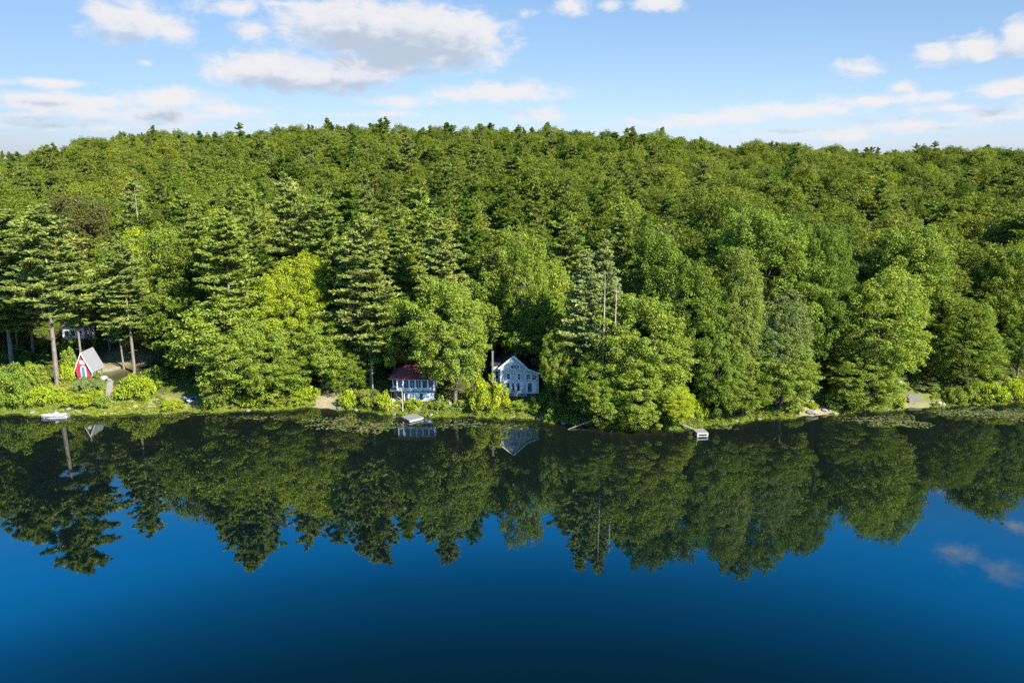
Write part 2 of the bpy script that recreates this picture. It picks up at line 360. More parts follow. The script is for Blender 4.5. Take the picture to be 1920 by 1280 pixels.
def pine(seed, Ht=30.0, Rd=4.2, low=0.30, dense=1.0, conic=0.75, droop=0.0, size=0.62, step=0.95, gaps=0.18, lean=0.0, tuft=1.0):
    r = np.random.default_rng(seed)
    P, NR = [], []; m = MB(); base = Ht*.0066
    lx, ly = r.normal()*lean, r.normal()*lean
    ax = lambda z: np.array([lx*(z/Ht)**2*Ht*.05, ly*(z/Ht)**2*Ht*.05, z])
    pts = [tuple(ax(z)) for z in np.linspace(-.6 if True else 0, Ht*.985, 7)]
    m.path(pts, list(np.linspace(base*1.25, .03, 7)), 7)
    z = Ht*low; phase = r.random()*6.28
    # a few dead stubs under the crown
    for _ in range(9):
        zz = Ht*r.uniform(.12, low+.12); a = r.random()*6.28; L = r.uniform(.6,2.2)
        m.tube(tuple(ax(zz)), tuple(ax(zz)+np.array([math.cos(a)*L, math.sin(a)*L, -.1*L])), .05, .015, 4)
    while z < Ht*.985:
        u = (z/Ht-low)/(1-low)
        prof = (1-u)**conic*min(1, .55+u*2.2)
        nb = int(r.integers(3,7)); side_bias = r.random()*6.28
        phase += r.random()*2
        for k in range(nb):
            if r.random() < gaps*(1+.9*math.cos(phase+k*6.283/nb-side_bias)): continue
            a = phase + k*6.283/nb + r.normal()*.22
            L = max(.35, Rd*prof*r.uniform(.45,1.22))
            rise = (0.55*u - 0.10 - droop + r.normal()*.13)
            s = ax(z+r.normal()*.42); dirv = np.array([math.cos(a), math.sin(a), 0.0]); side = np.array([-dirv[1], dirv[0], 0])
            def at(t): return s + dirv*L*t + np.array([0,0,1])*(rise*L*t + .13*L*t*t)
            m.path([tuple(s), tuple(at(.55)), tuple(at(.98))], [max(.02,base*.22*(1-u)), .03, .012], 4)
            nt_ = max(2, int(L*2.3*dense))
            for q in range(nt_):
                t = .14+.86*(q+r.random())/nt_
                wid = .42*L*(1.12-t)*r.uniform(-1,1)
                c = at(t)+side*wid+dirv*r.normal()*.1+np.array([0,0,.05-abs(wid)*.05])
                rad = r.uniform(.42,.72)*(.75+.25*(1-u))*tuft; n = int(26*dense)
                uu = unit(r.normal(size=(n,3))); uu[:,2] = np.abs(uu[:,2])*.9-.15
                P.append(c+uu*rad*np.array([1,1,.80])*(.25+.75*r.random((n,1)))); NR.append((uu+dirv*.5, n))
        z += step*(1-.45*u)*r.uniform(.45,1.5)
    # tip
    n = 60; uu = unit(r.normal(size=(n,3))); P.append(ax(Ht*.975)+uu*np.array([.35,.35,.8])); NR.append((uu, n))
    C = np.concatenate(P); D_ = np.concatenate([x[0] for x in NR])
    # needle sprays point along their twig
    n = len(C); t = unit(D_+.55*r.normal(size=(n,3))+np.array([0,0,.35])); b = unit(np.cross(t, unit(r.normal(size=(n,3)))))
    s = (size*(.6+.8*r.random(n)))[:,None]; w_ = s*.30
    V = np.stack([C-t*s*.5, C+b*w_*.5, C+t*s*.5, C-b*w_*.5], 1).reshape(-1,3)
    crown = np_mesh('pine_crown', V, quads(n), [M_NEEDLE]); trunk = m.mesh('pine_trunk', M_PBARK)
    return dict(crown=crown, trunk=trunk, H=Ht, R=Rd)
def shrub(seed, Ht=2.4, Rd=2.0, n=26, per=90, size=0.26):
    r = np.random.default_rng(seed); Vs = []; m = MB()
    for i in range(n):
        u = unit(r.normal(size=3)); u[2] = abs(u[2])
        f = r.uniform(.35,.95); c = np.array([u[0]*Rd*f, u[1]*Rd*f, Ht*(.12+.72*u[2]*f)])
        cr = r.uniform(.38,.72)*min(1.0, Rd/2)*(1 if Rd < 3 else 1.25)
        Vs.append(clump_leaves(c, cr, int(per*r.uniform(.7,1.2)), size, r, .8, .55, .5))
        m.path([(u[0]*.15,u[1]*.15,-.2), tuple(c*.55), tuple(c)], [.04,.03,.012], 4)
    V = np.concatenate(Vs)
    return dict(crown=np_mesh('shrub_leaves', V, quads(len(V)//4), [M_LEAF]), trunk=m.mesh('shrub_stems', M_BARK), H=Ht, R=Rd)

OAK = [broadleaf(11), broadleaf(12, lob=.32), broadleaf(13, Rd=5.4, low=.18), broadleaf(14, Rd=6.6, low=.2, lob=.3), broadleaf(15, Rd=5.0, low=.15, lob=.35), broadleaf(16, Rd=6.0, low=.24, gap=.2)]
FULL = [broadleaf(21, 24, 8.6, low=.03, nclump=270, lob=.3), broadleaf(22, 24, 8.0, low=.02, nclump=260, lob=.35), broadleaf(23, 24, 9.0, low=.04, nclump=290, lob=.24)]
FINE = [broadleaf(31, 28, 8.0, low=.05, nclump=560, per=190, size=.27, crad=(.7,1.3), lob=.3), broadleaf(32, 28, 8.4, low=.03, nclump=600, per=190, size=.27, crad=(.7,1.25), lob=.25)]
BIG = [broadleaf(81, 29, 10.0, low=.16, nclump=360, crad=(.9,1.9), lob=.3), broadleaf(82, 29, 9.4, low=.14, nclump=350, crad=(.9,1.8), lob=.34)]
PINE = [pine(41, Rd=5.0, conic=.6, gaps=.16, step=.68, dense=1.1), pine(42, Rd=5.2, gaps=.24, conic=.5, step=.72, dense=1.1), pine(43, Rd=5.4, low=.25, conic=.5, gaps=.18, step=.70, dense=1.1), pine(44, Rd=4.4, gaps=.15, step=.66, dense=1.2), pine(45, Rd=5.0, gaps=.28, low=.38, conic=.45, lean=.5, step=.74, dense=1.1), pine(46, Rd=5.2, low=.42, gaps=.2, conic=.5, step=.70, dense=1.1)]
HPINE = [pine(71, 24, 5.2, low=.15, conic=.5, step=1.25, gaps=.2, tuft=1.45, size=.75), pine(72, 24, 5.0, low=.2, conic=.6, step=1.35, gaps=.26, tuft=1.5, size=.75, lean=.5), pine(73, 24, 4.6, low=.15, conic=.6, step=1.2, gaps=.22, tuft=1.4, size=.7), pine(74, 24, 5.4, low=.25, conic=.55, step=1.4, gaps=.3, tuft=1.5, size=.75, lean=.7)]
SPRUCE = [pine(51, Ht=30, Rd=4.4, low=.08, conic=.85, droop=.12, dense=1.25, size=.62, step=.8, gaps=.12, tuft=1.3), pine(52, Ht=30, Rd=4.0, low=.15, conic=.85, droop=.08, dense=1.2, size=.62, step=.85, gaps=.2, tuft=1.3)]
SHRUB = [shrub(61), shrub(62, 2.0, 2.2), shrub(63, 3.0, 1.8, 30), shrub(64, 1.6, 2.0, 24, 90, .2)]
BUSH = [shrub(65, 4.6, 4.2, 80, 120, .25), shrub(66, 5.4, 4.0, 85, 120, .25), shrub(67, 3.8, 4.4, 75, 120, .25)]
KIND = dict(bush=BUSH, oak=OAK, big=BIG, full=FULL, fine=FINE, pine=PINE, hpine=HPINE, spruce=SPRUCE, shrub=SHRUB)
NAME = dict(bush=('shrub','shrub'), oak=('broadleaf_tree','tree'), full=('broadleaf_tree','tree'), big=('broadleaf_tree','tree'), fine=('broadleaf_tree','tree'), pine=('pine_tree','tree'), hpine=('pine_tree','tree'), spruce=('spruce_tree','tree'), shrub=('shrub','shrub'))
PARTS = dict(bush=('foliage','stems'), shrub=('foliage','stems'))

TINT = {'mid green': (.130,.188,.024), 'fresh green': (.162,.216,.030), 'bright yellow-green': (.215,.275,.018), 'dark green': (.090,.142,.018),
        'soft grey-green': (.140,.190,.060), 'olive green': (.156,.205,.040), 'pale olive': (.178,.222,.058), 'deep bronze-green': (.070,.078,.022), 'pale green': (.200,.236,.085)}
def plant(kind, var, x, y, h, r, tone, label, rz=None, group=None, dz=-0.15, tilt=(0,0), jit=0.08, mul=(1,1,1)):
    K = KIND[kind][var % len(KIND[kind])]; nm, cat = NAME[kind]; pn = PARTS.get(kind, ('crown','trunk'))
    e = empty(nm, (x, y, T(x, y)+dz), random.random()*6.28 if rz is None else rz, (r/K['R'], r/K['R'], h/K['H']))
    e.rotation_euler[0], e.rotation_euler[1] = tilt
    c = ob(pn[0], K['crown'], e); t = ob(pn[1], K['trunk'], e)
    j = 1+random.uniform(-jit, jit); g_ = 1+random.uniform(-jit, jit)*.6
    c['tint'] = [TINT[tone][0]*j*g_*mul[0], TINT[tone][1]*j*mul[1], TINT[tone][2]*j*mul[2]]
    tag(e, label, cat, group); e['tone'] = tone
    K.setdefault('crown_ob', c)
    return e

# ------------------------------------------------------------------ trees one can pick out in the photograph
# kind, variant, px of crown, metres behind the shoreline, row of the top, half width in px, tone, label
FRONT = [
 ('pine',2,0,22,392,78,'olive green','tall olive pine cut by the left edge of the frame, bare lower trunk showing'),
 ('pine',5,84,10.5,393,78,'pale olive','tall pale olive pine with bare leaning trunk left of the red cabin'),
 ('pine',4,140,20,470,40,'olive green','olive pine half hiding the small white house'),
 ('pine',4,238,17.5,448,50,'pale olive','thin pine with bare twin trunks behind the tan clearing'),
 ('pine',1,222,19,510,32,'pale olive','shorter thin pine close beside the twin trunked pine'),
 ('oak',2,268,40,434,58,'bright yellow-green','yellow-green round tree behind the twin trunked pine'),
 ('oak',3,155,64,372,62,'deep bronze-green','dark bronze-green round tree standing above the tall left pine'),
 ('spruce',0,345,72,322,24,'dark green','narrow nearly black spruce in the dark slot of the left hillside'),
 ('pine',4,252,62,340,34,'pale olive','half bare pine with ladder of grey branches on the left slope'),
 ('pine',0,428,9,393,66,'olive green','tall pine rising behind the big oaks left of the yellow-green tree'),
 ('oak',5,402,9,545,86,'fresh green','broad fresh green oak beside the blue kayak'),
 ('full',1,455,4.0,600,80,'fresh green','wide green oak over the bank between kayak oak and yellow-green tree'),
 ('oak',1,340,19,520,48,'mid green','mid green tree in the dark gap behind the kayak oak'),
 ('big',0,545,12,462,68,'bright yellow-green','brilliant yellow-green tree standing above the shoreline oaks'),
 ('full',2,525,4.5,640,78,'mid green','mid green oak leaning over the water left of the sandy gap'),
 ('full',0,600,6.0,585,66,'fresh green','green oak directly behind the sandy gap in the bank'),
 ('pine',2,690,8.5,411,70,'pale olive','big pale olive pine between sandy gap and red-roofed cottage'),
 ('full',1,648,7.5,655,40,'mid green','low mid green tree at the foot of the big pale pine'),
 ('pine',1,828,13,412,54,'pale olive','tall pale pine behind the round oak over the red-roofed cottage'),
 ('oak',4,758,15,545,46,'mid green','mid green tree behind the roof of the red-roofed cottage'),
 ('full',2,851,4.4,532,77,'fresh green','large bright round oak between the red-roofed cottage and the blue house'),
 ('oak',2,962,26,478,40,'mid green','green tree up the slope straight above the blue house gable'),
 ('oak',1,1002,15,560,58,'mid green','mid green tree spreading behind the blue house roof'),
 ('full',0,1047,3.4,616,34,'fresh green','narrow green tree hugging the right wall of the blue house'),
 ('pine',3,1094,5.0,470,44,'pale green','pale grey-green pine standing above the fallen log'),
 ('pine',0,1134,7.5,452,38,'pale green','thin tall pale pine next to the bleached snags'),
 ('full',1,1122,2.2,655,56,'mid green','mid green leafy tree leaning over the fallen log'),
 ('full',0,1130,1.2,705,50,'fresh green','low leafy tree drooping into the lake right of the fallen log'),
 ('full',2,1222,4.5,562,92,'fresh green','broad green tree mass left of the grey dock'),
 ('full',1,1215,1.5,668,62,'fresh green','drooping green tree touching the water left of the grey dock'),
 ('full',0,1262,1.0,722,46,'bright yellow-green','low yellow-green tree leaning above the grey dock'),
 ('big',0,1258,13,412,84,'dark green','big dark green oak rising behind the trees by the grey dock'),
 ('oak',0,1180,14,520,50,'mid green','mid green oak just behind the bleached snags'),
 ('fine',0,1393,4.5,478,52,'olive green','tall feathery tree with yellowish top above the grey dock'),
 ('fine',1,1462,4.0,530,60,'soft grey-green','soft grey-green fine leaved tree right of the feathery tree'),
 ('full',1,1350,3.0,600,46,'mid green','mid green tree just behind and right of the grey dock'),
 ('full',2,1468,2.5,632,78,'fresh green','spreading green tree reaching out over the sandy point'),
 ('full',0,1395,1.6,690,56,'mid green','low green tree dipping to the water right of the grey dock'),
 ('big',1,1435,15,402,98,'mid green','huge round oak high behind the feathery tree'),
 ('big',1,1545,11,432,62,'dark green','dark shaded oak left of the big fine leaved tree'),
 ('fine',1,1652,5.5,488,94,'fresh green','biggest sunlit fine leaved tree, dark left side, left of the lawn steps'),
 ('full',1,1628,1.6,662,62,'fresh green','lower leafy tree at the water under the biggest fine leaved tree'),
 ('big',0,1700,19,402,104,'mid green','wide round oak behind and above the biggest fine leaved tree'),
 ('oak',4,1748,15,545,42,'mid green','green tree squeezed between the biggest tree and the dome tree'),
 ('fine',0,1822,6.5,566,70,'mid green','dome shaped fine leaved tree right of the lawn steps'),
 ('big',1,1885,13,468,66,'mid green','tall green oak at the right edge behind the dome tree'),
 ('full',0,1916,6.5,585,44,'dark green','dark green tree cut by the right edge above the shrubs'),
 ('pine',1,44,34,402,50,'olive green','olive pine filling the gap between the two leftmost tall pines'),
 ('oak',1,196,33,470,40,'dark green','dark round tree in the dip right of the tall left pine'),
 ('oak',5,312,30,425,50,'mid green','round tree behind and right of the twin trunked pine'),
 ('pine',3,372,26,385,46,'olive green','olive pine left of the tall pine behind the kayak oak'),
 ('pine',1,478,27,352,50,'olive green','tall olive pine straight behind the left half of the brilliant yellow-green tree'),
 ('pine',2,552,32,333,54,'pale olive','broad pale pine rising behind the brilliant yellow-green tree'),
 ('pine',4,612,24,368,50,'olive green','dark trunked olive pine between the brilliant yellow-green tree and the big pale pine'),
 ('pine',0,655,36,335,52,'dark green','dark pine high behind the big pale olive pine'),
 ('pine',3,748,22,400,52,'olive green','olive pine right of the big pale olive pine'),
 ('pine',2,785,36,352,52,'olive green','olive pine up the slope over the red-roofed cottage'),
 ('oak',3,738,10,560,46,'mid green','mid green tree just right of the big pale pine trunk'),
 ('pine',1,880,28,378,46,'dark green','dark pine right of the tall pale pine over the cottage'),
 ('oak',2,925,18,500,44,'mid green','mid green tree left of and above the blue house chimney'),
 ('oak',3,984,15,436,44,'mid green','tall green tree behind the gable of the blue house'),
 ('oak',0,1040,24,470,52,'fresh green','green round tree left of the pale grey-green pine'),
 ('pine',4,1075,32,405,50,'olive green','olive pine behind the pale grey-green pine'),
 ('pine',3,1165,38,385,50,'olive green','olive pine up the slope behind the thin pale pine'),
 ('pine',2,1905,34,398,56,'olive green','dark layered pine at the right edge above the tall oak'),
]
RIGHT = {1435,1700,1258}
spec = []
for (k, v, px, d, top, hw, tone, lab) in FRONT:
    D = 155+d
    for _ in range(4):
        zt = z_at(top, D); zm = zt*.6
        x = x_at(px, D, zm); D = float(shore(x))+d
    zt = z_at(top, D); g0 = T(x, D); rr = hw/F*depth(D, zm)*(1.25 if k == 'pine' else .98)
    plant(k, v, x, D, zt-g0+.3, rr, tone, lab, tilt=(random.uniform(-.02,.02), random.uniform(-.035,.035)) if k == 'pine' else (0,0))
    spec.append((x, D, rr))

# ------------------------------------------------------------------ the hillside forest
KEEP = [(118,300,640,782,176),(96,172,608,642,205),(916,1016,650,770,172),(724,826,684,785,166),(208,290,350,435,212)]
hs = []; HILL = (.76,.70,.62); HILLP = (.72,.71,.66)     # tints of the woods up the slope are scaled darker than the shoreline trees
front_xy = np.array([(a, b) for a, b, c in spec]); front_r = np.array([c for a, b, c in spec])
pr = np.random.default_rng(99)
def fnoise(x, y): return (math.sin(x*.031+1.7)*math.cos(y*.027+x*.012)+.6*math.sin(x*.083+y*.061+.4)+.5*math.sin(x*.017-y*.045+2.2))/2.1
y = 166.0
while y < 800:
    sp = 10.4 + 0.003*(y-166)
    xl = y*0.70+16
    x = -xl + pr.random()*sp
    while x < xl:
        jx = x + pr.normal()*sp*.24; jy = y + pr.normal()*sp*.24
        x += sp
        d = jy - float(shore(jx))
        if d < 14: continue
        dist = np.hypot(front_xy[:,0]-jx, front_xy[:,1]-jy)
        if np.any(dist < front_r*.60+1.0): continue
        if pr.random() < .05: continue
        z0 = T(jx, jy)
        pxm = px_of(jx, jy, z0+12)
        f = fnoise(jx, jy)
        ppine = .30 + .62*f + (.20 if pxm < 1000 else -.16 if pxm > 1250 else 0) + (-.14 if jy > 500 else 0)
        if pr.random() < ppine:
            k = 'hpine'; h = pr.uniform(23,31); r_ = pr.uniform(5.4,7.4)
        else:
            k = 'oak'; h = pr.uniform(20,28); r_ = pr.uniform(6.4,9.6)
        v_ = math.exp(pr.normal()*.13); h *= v_**.6; r_ *= v_
        if d < 60:
            h *= 1.10
            if 180 < pxm < 236 or 1752 < pxm < 1818: h = min(h, .4224*jy-CH-z0)
            if h < 10: continue
        if jy > 480 and pr.random() < .02: h *= 1.13
        # leave the houses and clearings in view
        tr, br = row_of(jy, z0+h), row_of(jy, z0+2); hwp = r_*F/depth(jy, z0+h/2)
        if any(jy < kd and pxm+hwp > a and pxm-hwp < b_ and tr < d_ and br > c_ for (a, b_, c_, d_, kd) in KEEP): continue
        # canopy just behind the shore stays low enough not to show above the front trees in the lake
        q = min(.999, max(0, pr.random()*.55+.225+.42*fnoise(jx*1.7+40, jy*1.7-9)))
        if k == 'hpine': tone = 'olive green' if q < .5 else 'pale olive' if q < .68 else 'dark green'
        else: tone = 'mid green' if q < .42 else 'fresh green' if q < .66 else 'dark green' if q < .85 else 'olive green' if q < .92 else 'bright yellow-green'
        hs.append([k, int(pr.integers(0,100)), jx, jy, z0, h, r_, tone, pxm, tr])
    y += sp*.93
# which of them show, and how large: paint crowns front to back on a small screen
GW, GH = 480, 200; sc = GW/1920.0
buf = np.zeros((GH, GW), bool)
for (fx, fy, fr_), (k, v, px, d, top, hw, tone, lab) in zip(spec, FRONT):
    a, b_ = int((px-hw*.85)*sc), int((px+hw*.85)*sc); buf[max(0,int((top+25)*sc)):int(760*sc), max(0,a):max(0,b_)] = True
vis = np.zeros(len(hs))
yy, xx = np.mgrid[0:GH, 0:GW]
for i in sorted(range(len(hs)), key=lambda i: hs[i][3]):
    k, v, x, y_, z0, h, r_, tone, pxm, tr = hs[i]
    hwp = r_*F/depth(y_, z0+h/2)*sc*.85; br = row_of(y_, z0+h*.25)*sc; cy = (tr*sc+br)/2; hh = max(1,(br-tr*sc)/2); cx = pxm*sc
    x0, x1, y0, y1 = int(max(0,cx-hwp)), int(min(GW,cx+hwp+1)), int(max(0,cy-hh)), int(min(GH,cy+hh+1))
    if x1 <= x0 or y1 <= y0: continue
    e = (((xx[y0:y1,x0:x1]-cx)/hwp)**2+((yy[y0:y1,x0:x1]-cy)/hh)**2) < 1
    s = buf[y0:y1,x0:x1]; vis[i] = np.sum(e & ~s); s |= e
NB, NP = 255, 255
indiv = set()
for kk, lim in (('oak', NB), ('hpine', NP)):
    idx = [i for i in range(len(hs)) if hs[i][0] == kk and vis[i] > 5]
    idx.sort(key=lambda i: -vis[i]); indiv |= set(idx[:lim])
ZONES = [(0,110,'at the left edge'),(110,255,'above the red cabin'),(255,330,'above the tan clearing'),(330,440,'above the blue kayak'),(440,560,'above the brilliant tree'),(560,690,'above the sandy gap'),
         (690,860,'above the red-roofed cottage'),(860,1030,'above the blue house'),(1030,1180,'above the fallen log'),(1180,1300,'above the big dark oak'),(1300,1420,'above the grey dock'),
         (1420,1580,'above the sandy point'),(1580,1780,'above the lawn steps'),(1780,2000,'at the right edge')]
def band(tr): return 'on the skyline' if tr < 278 else 'high up' if tr < 312 else 'midway up' if tr < 360 else 'low down'
def zone(px):
    for a, b_, n in ZONES:
        if a <= px < b_: return n
    return ZONES[0][2] if px < 0 else ZONES[-1][2]
from collections import defaultdict
groups = defaultdict(list)
for i in indiv:
    k, v, x, y_, z0, h, r_, tone, pxm, tr = hs[i]
    word = 'pine' if k == 'hpine' else 'round tree'
    groups[(tone, word, band(tr), zone(pxm))].append(i)
ORD = {2:['left','right'], 3:['leftmost','middle','rightmost']}
NUM = ['','one','two','three','four','five','six','seven','eight','nine','ten','eleven','twelve','thirteen','fourteen']
ORDN = ['leftmost','second from left','third from left','fourth from left','fifth from left','sixth from left','seventh from left','eighth from left','ninth from left','tenth from left','eleventh from left','twelfth from left']
for (tone, word, bd, zn), ids in groups.items():
    ids.sort(key=lambda i: hs[i][8]); n = len(ids)
    for q, i in enumerate(ids):
        k, v, x, y_, z0, h, r_, tone, pxm, tr = hs[i]
        if n == 1: lab = f'{tone} {word} {bd} on the wooded hill {zn}' if bd != 'on the skyline' else f'{tone} {word} {bd} {zn}'
        else:
            o = ORD[n][q] if n in ORD else ('rightmost' if q == n-1 else ORDN[q])
            lab = f'{o} of {NUM[n]} {tone} {word}s {bd} {zn}'
        plant(k, v, x, y_, h, r_, tone, lab, mul=HILLP if k == 'hpine' else HILL, group='pines on the hillside' if k == 'hpine' else 'broadleaf trees on the hillside')
# everything smaller and farther: one mass of pines, one of broadleaf trees
def scatter(name, pts, kinds, extra_mats, rots=True):
    """pts: x, y, z, sx, sz, tint(3), variant"""
    P = np.array([p[:3] for p in pts], np.float32)
    me = bpy.data.meshes.new(name); me.vertices.add(len(P)); me.vertices.foreach_set('co', P.ravel())
    sc_ = np.array([(p[3],p[3],p[4]) for p in pts], np.float32); ti = np.array([p[5] for p in pts], np.float32)
    ro = np.stack([np.zeros(len(P)), np.zeros(len(P)), rng.random(len(P))*6.28], 1).astype(np.float32)
    for n_, arr in (('isc', sc_), ('iro', ro), ('tint', ti)):
        a = me.attributes.new(n_, 'FLOAT_VECTOR', 'POINT'); a.data.foreach_set('vector', arr.ravel())
    a = me.attributes.new('ivar', 'INT', 'POINT'); a.data.foreach_set('value', np.array([p[6] for p in pts], np.int32))
    o = ob(name, me)
    ng = bpy.data.node_groups.new(name, 'GeometryNodeTree')
    ng.interface.new_socket('Geometry', in_out='INPUT', socket_type='NodeSocketGeometry'); ng.interface.new_socket('Geometry', in_out='OUTPUT', socket_type='NodeSocketGeometry')
    gi = ng.nodes.new('NodeGroupInput'); go = ng.nodes.new('NodeGroupOutput')
    jn = ng.nodes.new('GeometryNodeJoinGeometry')
    for K in reversed(kinds):
        oi = ng.nodes.new('GeometryNodeObjectInfo'); oi.inputs['Object'].default_value = K['crown_ob']; oi.transform_space = 'ORIGINAL'
        g2 = ng.nodes.new('GeometryNodeGeometryToInstance'); ng.links.new(oi.outputs['Geometry'], g2.inputs[0]); ng.links.new(g2.outputs[0], jn.inputs[0])
    ip = ng.nodes.new('GeometryNodeInstanceOnPoints'); ip.inputs['Pick Instance'].default_value = True
    ng.links.new(gi.outputs[0], ip.inputs['Points']); ng.links.new(jn.outputs[0], ip.inputs['Instance'])
    for n_, dt, sk in (('ivar','INT','Instance Index'),('iro','FLOAT_VECTOR','Rotation'),('isc','FLOAT_VECTOR','Scale')):
        na = ng.nodes.new('GeometryNodeInputNamedAttribute'); na.data_type = dt; na.inputs[0].default_value = n_
        ng.links.new(na.outputs[0], ip.inputs[sk])
    ng.links.new(ip.outputs[0], go.inputs[0])
    md = o.modifiers.new('scatter', 'NODES'); md.node_group = ng
    return o
for kk, name in (('oak','broadleaf_woodland'), ('hpine','pine_woodland')):
    Ks = [K for K in KIND[kk] if 'crown_ob' in K]; pts = []
    for i in range(len(hs)):
        k, v, x, y_, z0, h, r_, tone, pxm, tr = hs[i]
        if k != kk or i in indiv: continue
        vi = v % len(Ks); K = Ks[vi]; j = 1+pr.normal()*.05
        pts.append((x, y_, z0, r_/K['R'], h/K['H'], [c_*j*m_ for c_, m_ in zip(TINT[tone], HILLP if k == 'hpine' else HILL)], vi))
    o = scatter(name, pts, Ks, None); tag(o, kind='stuff')
    print(name, len(pts))
print('hill trees', len(hs), 'individual', len(indiv))

# ------------------------------------------------------------------ shrubs on the banks
def ground_at(px, row):
    """walk back from the shore until the ground shows on this row"""
    x = x_at(px, 156, 1); D = float(shore(x))-0.5
    while D < 240:
        z = max(0, T(x, D)); x = x_at(px, D, z)
        if row_of(D, z) <= row: break
        D += 0.15
    return x, D
SHRUBS = [
 (12,771,48,84,'mid green','big green bush at the bottom left corner of the bank'),
 (52,742,34,60,'fresh green','green bush in front of the leftmost pine trunk'),
 (78,768,40,36,'bright yellow-green','yellow-green bush directly behind the white boat'),
 (118,722,18,36,'bright yellow-green','yellow-green bush right of the leaning bare pine trunk'),
 (128,695,16,44,'fresh green','green bush against the left wall of the red cabin'),
 (160,738,34,19,'soft grey-green','grey-green mound of leaves just below the red cabin door'),
 (148,768,42,24,'bright yellow-green','low yellow-green bush at the water under the red cabin'),
 (192,767,24,20,'fresh green','low green bush at the foot of the stone steps'),
 (247,758,42,50,'bright yellow-green','largest yellow-green bush right of the stone steps'),
 (122,664,26,34,'fresh green','green bush below the small white house left of the cabin roof'),
 (160,652,20,20,'olive green','olive bush between the small white house and the cabin roof'),
 (239,664,15,54,'fresh green','slim green bush right of the twin pine trunks'),
 (286,732,24,40,'dark green','dark shaded bush right of the tan clearing'),
 (182,709,10,14,'olive green','small olive bush at the right corner of the red cabin'),
 (318,773,26,16,'bright yellow-green','low yellow-green bush in front of the dark kayak'),
 (402,770,24,30,'fresh green','green bush at the water right of the blue kayak'),
 (432,768,30,26,'mid green','low green bush under the kayak oak'),
 (476,768,34,22,'bright yellow-green','low yellow-green bush at the water midway to the sandy gap'),
 (522,766,30,22,'fresh green','low green bush at the water below the leaning oak'),
 (560,763,28,32,'bright yellow-green','yellow-green bush on the left of the sandy gap'),
 (586,754,15,28,'bright yellow-green','small yellow-green bush touching the sandy gap'),
 (650,768,22,32,'bright yellow-green','yellow-green bush on the right of the sandy gap'),
 (688,770,28,36,'fresh green','green bush halfway from sandy gap to red-roofed cottage'),
 (722,775,22,32,'bright yellow-green','yellow-green bush left of the forked grey post'),
 (775,770,20,20,'bright yellow-green','low yellow-green bush in front of the cottage windows'),
 (826,772,20,26,'fresh green','green bush at the right corner of the red-roofed cottage'),
 (868,774,18,24,'olive green','olive bush under the large bright round oak'),
 (913,781,45,70,'bright yellow-green','round bright yellow-green bush hiding the lower left of the blue house'),
 (972,779,26,22,'fresh green','low green bush below the white porch railing'),
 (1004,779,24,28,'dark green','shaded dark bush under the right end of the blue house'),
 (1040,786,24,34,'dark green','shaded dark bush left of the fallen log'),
 (1310,792,20,38,'bright yellow-green','yellow-green bush behind the grey dock'),
 (1490,780,26,20,'fresh green','low green bush left of the sandy point'),
 (1524,768,15,12,'bright yellow-green','tiny yellow-green bush on top of the sandy point'),
 (1568,772,26,30,'dark green','dark shaded bush right of the sandy point'),
 (1598,774,15,24,'bright yellow-green','small bright yellow-green bush right of the dark shaded bush'),
 (1688,768,14,20,'bright yellow-green','yellow-green bush at the left edge of the lawn steps'),
 (1746,738,30,18,'soft grey-green','pale grey-green bed of leaves in shade above the lawn'),
 (1798,765,26,30,'fresh green','green bush right of the white rocks'),
 (1838,764,32,34,'fresh green','green bush under the dome shaped tree'),
 (1872,761,34,40,'bright yellow-green','yellow-green bush near the right edge'),
 (1908,757,32,46,'bright yellow-green','yellow-green bush cut by the right edge'),
]
for i, (px, row, hw, hp, tone, lab) in enumerate(SHRUBS):
    x, D = ground_at(px, row); m_ = depth(D, 1)/F
    plant('bush' if hw > 25 else 'shrub', i, x, D+hw*m_*.55, hp*m_*1.12, hw*m_*1.0, tone, lab, dz=-.1)

# low herbs and saplings that nobody could count
gc = []; gr_ = np.random.default_rng(5)
clear_rects = [(322,384,728,766),(128,300,640,712),(925,1014,655,742),(728,818,690,755),(196,214,700,760),(1694,1745,735,768),(340,372,728,758),(590,640,735,768),(1500,1560,762,782)]
while len(gc) < 9500:
    x = gr_.uniform(-128, 128)
    d = gr_.uniform(.3, 15) if len(gc) < 2600 else gr_.uniform(10, 60) if len(gc) < 5200 else -.35+4*gr_.random()**1.6
    y = float(shore(x))+d; z = max(T(x, y), .02); px = px_of(x, y, z); row = row_of(y, z)
    if any(a < px < b_ and c_ < row < e for a, b_, c_, e in clear_rects): continue
    s = gr_.uniform(.10,.26) if d < 3 else gr_.uniform(.16,.42) if d < 15 else gr_.uniform(.3,.8)
    q = gr_.random()
    tn = ('bright yellow-green' if q < .35 else 'fresh green' if q < .65 else 'olive green') if d < 12 else ('mid green' if q < .5 else 'dark green')
    gc.append((x, y, z-.05, s, s*gr_.uniform(.6,1.0), TINT[tn], int(gr_.integers(0,4))))
o = scatter('ground_cover', gc, [K for K in SHRUB if 'crown_ob' in K], None); tag(o, kind='stuff')

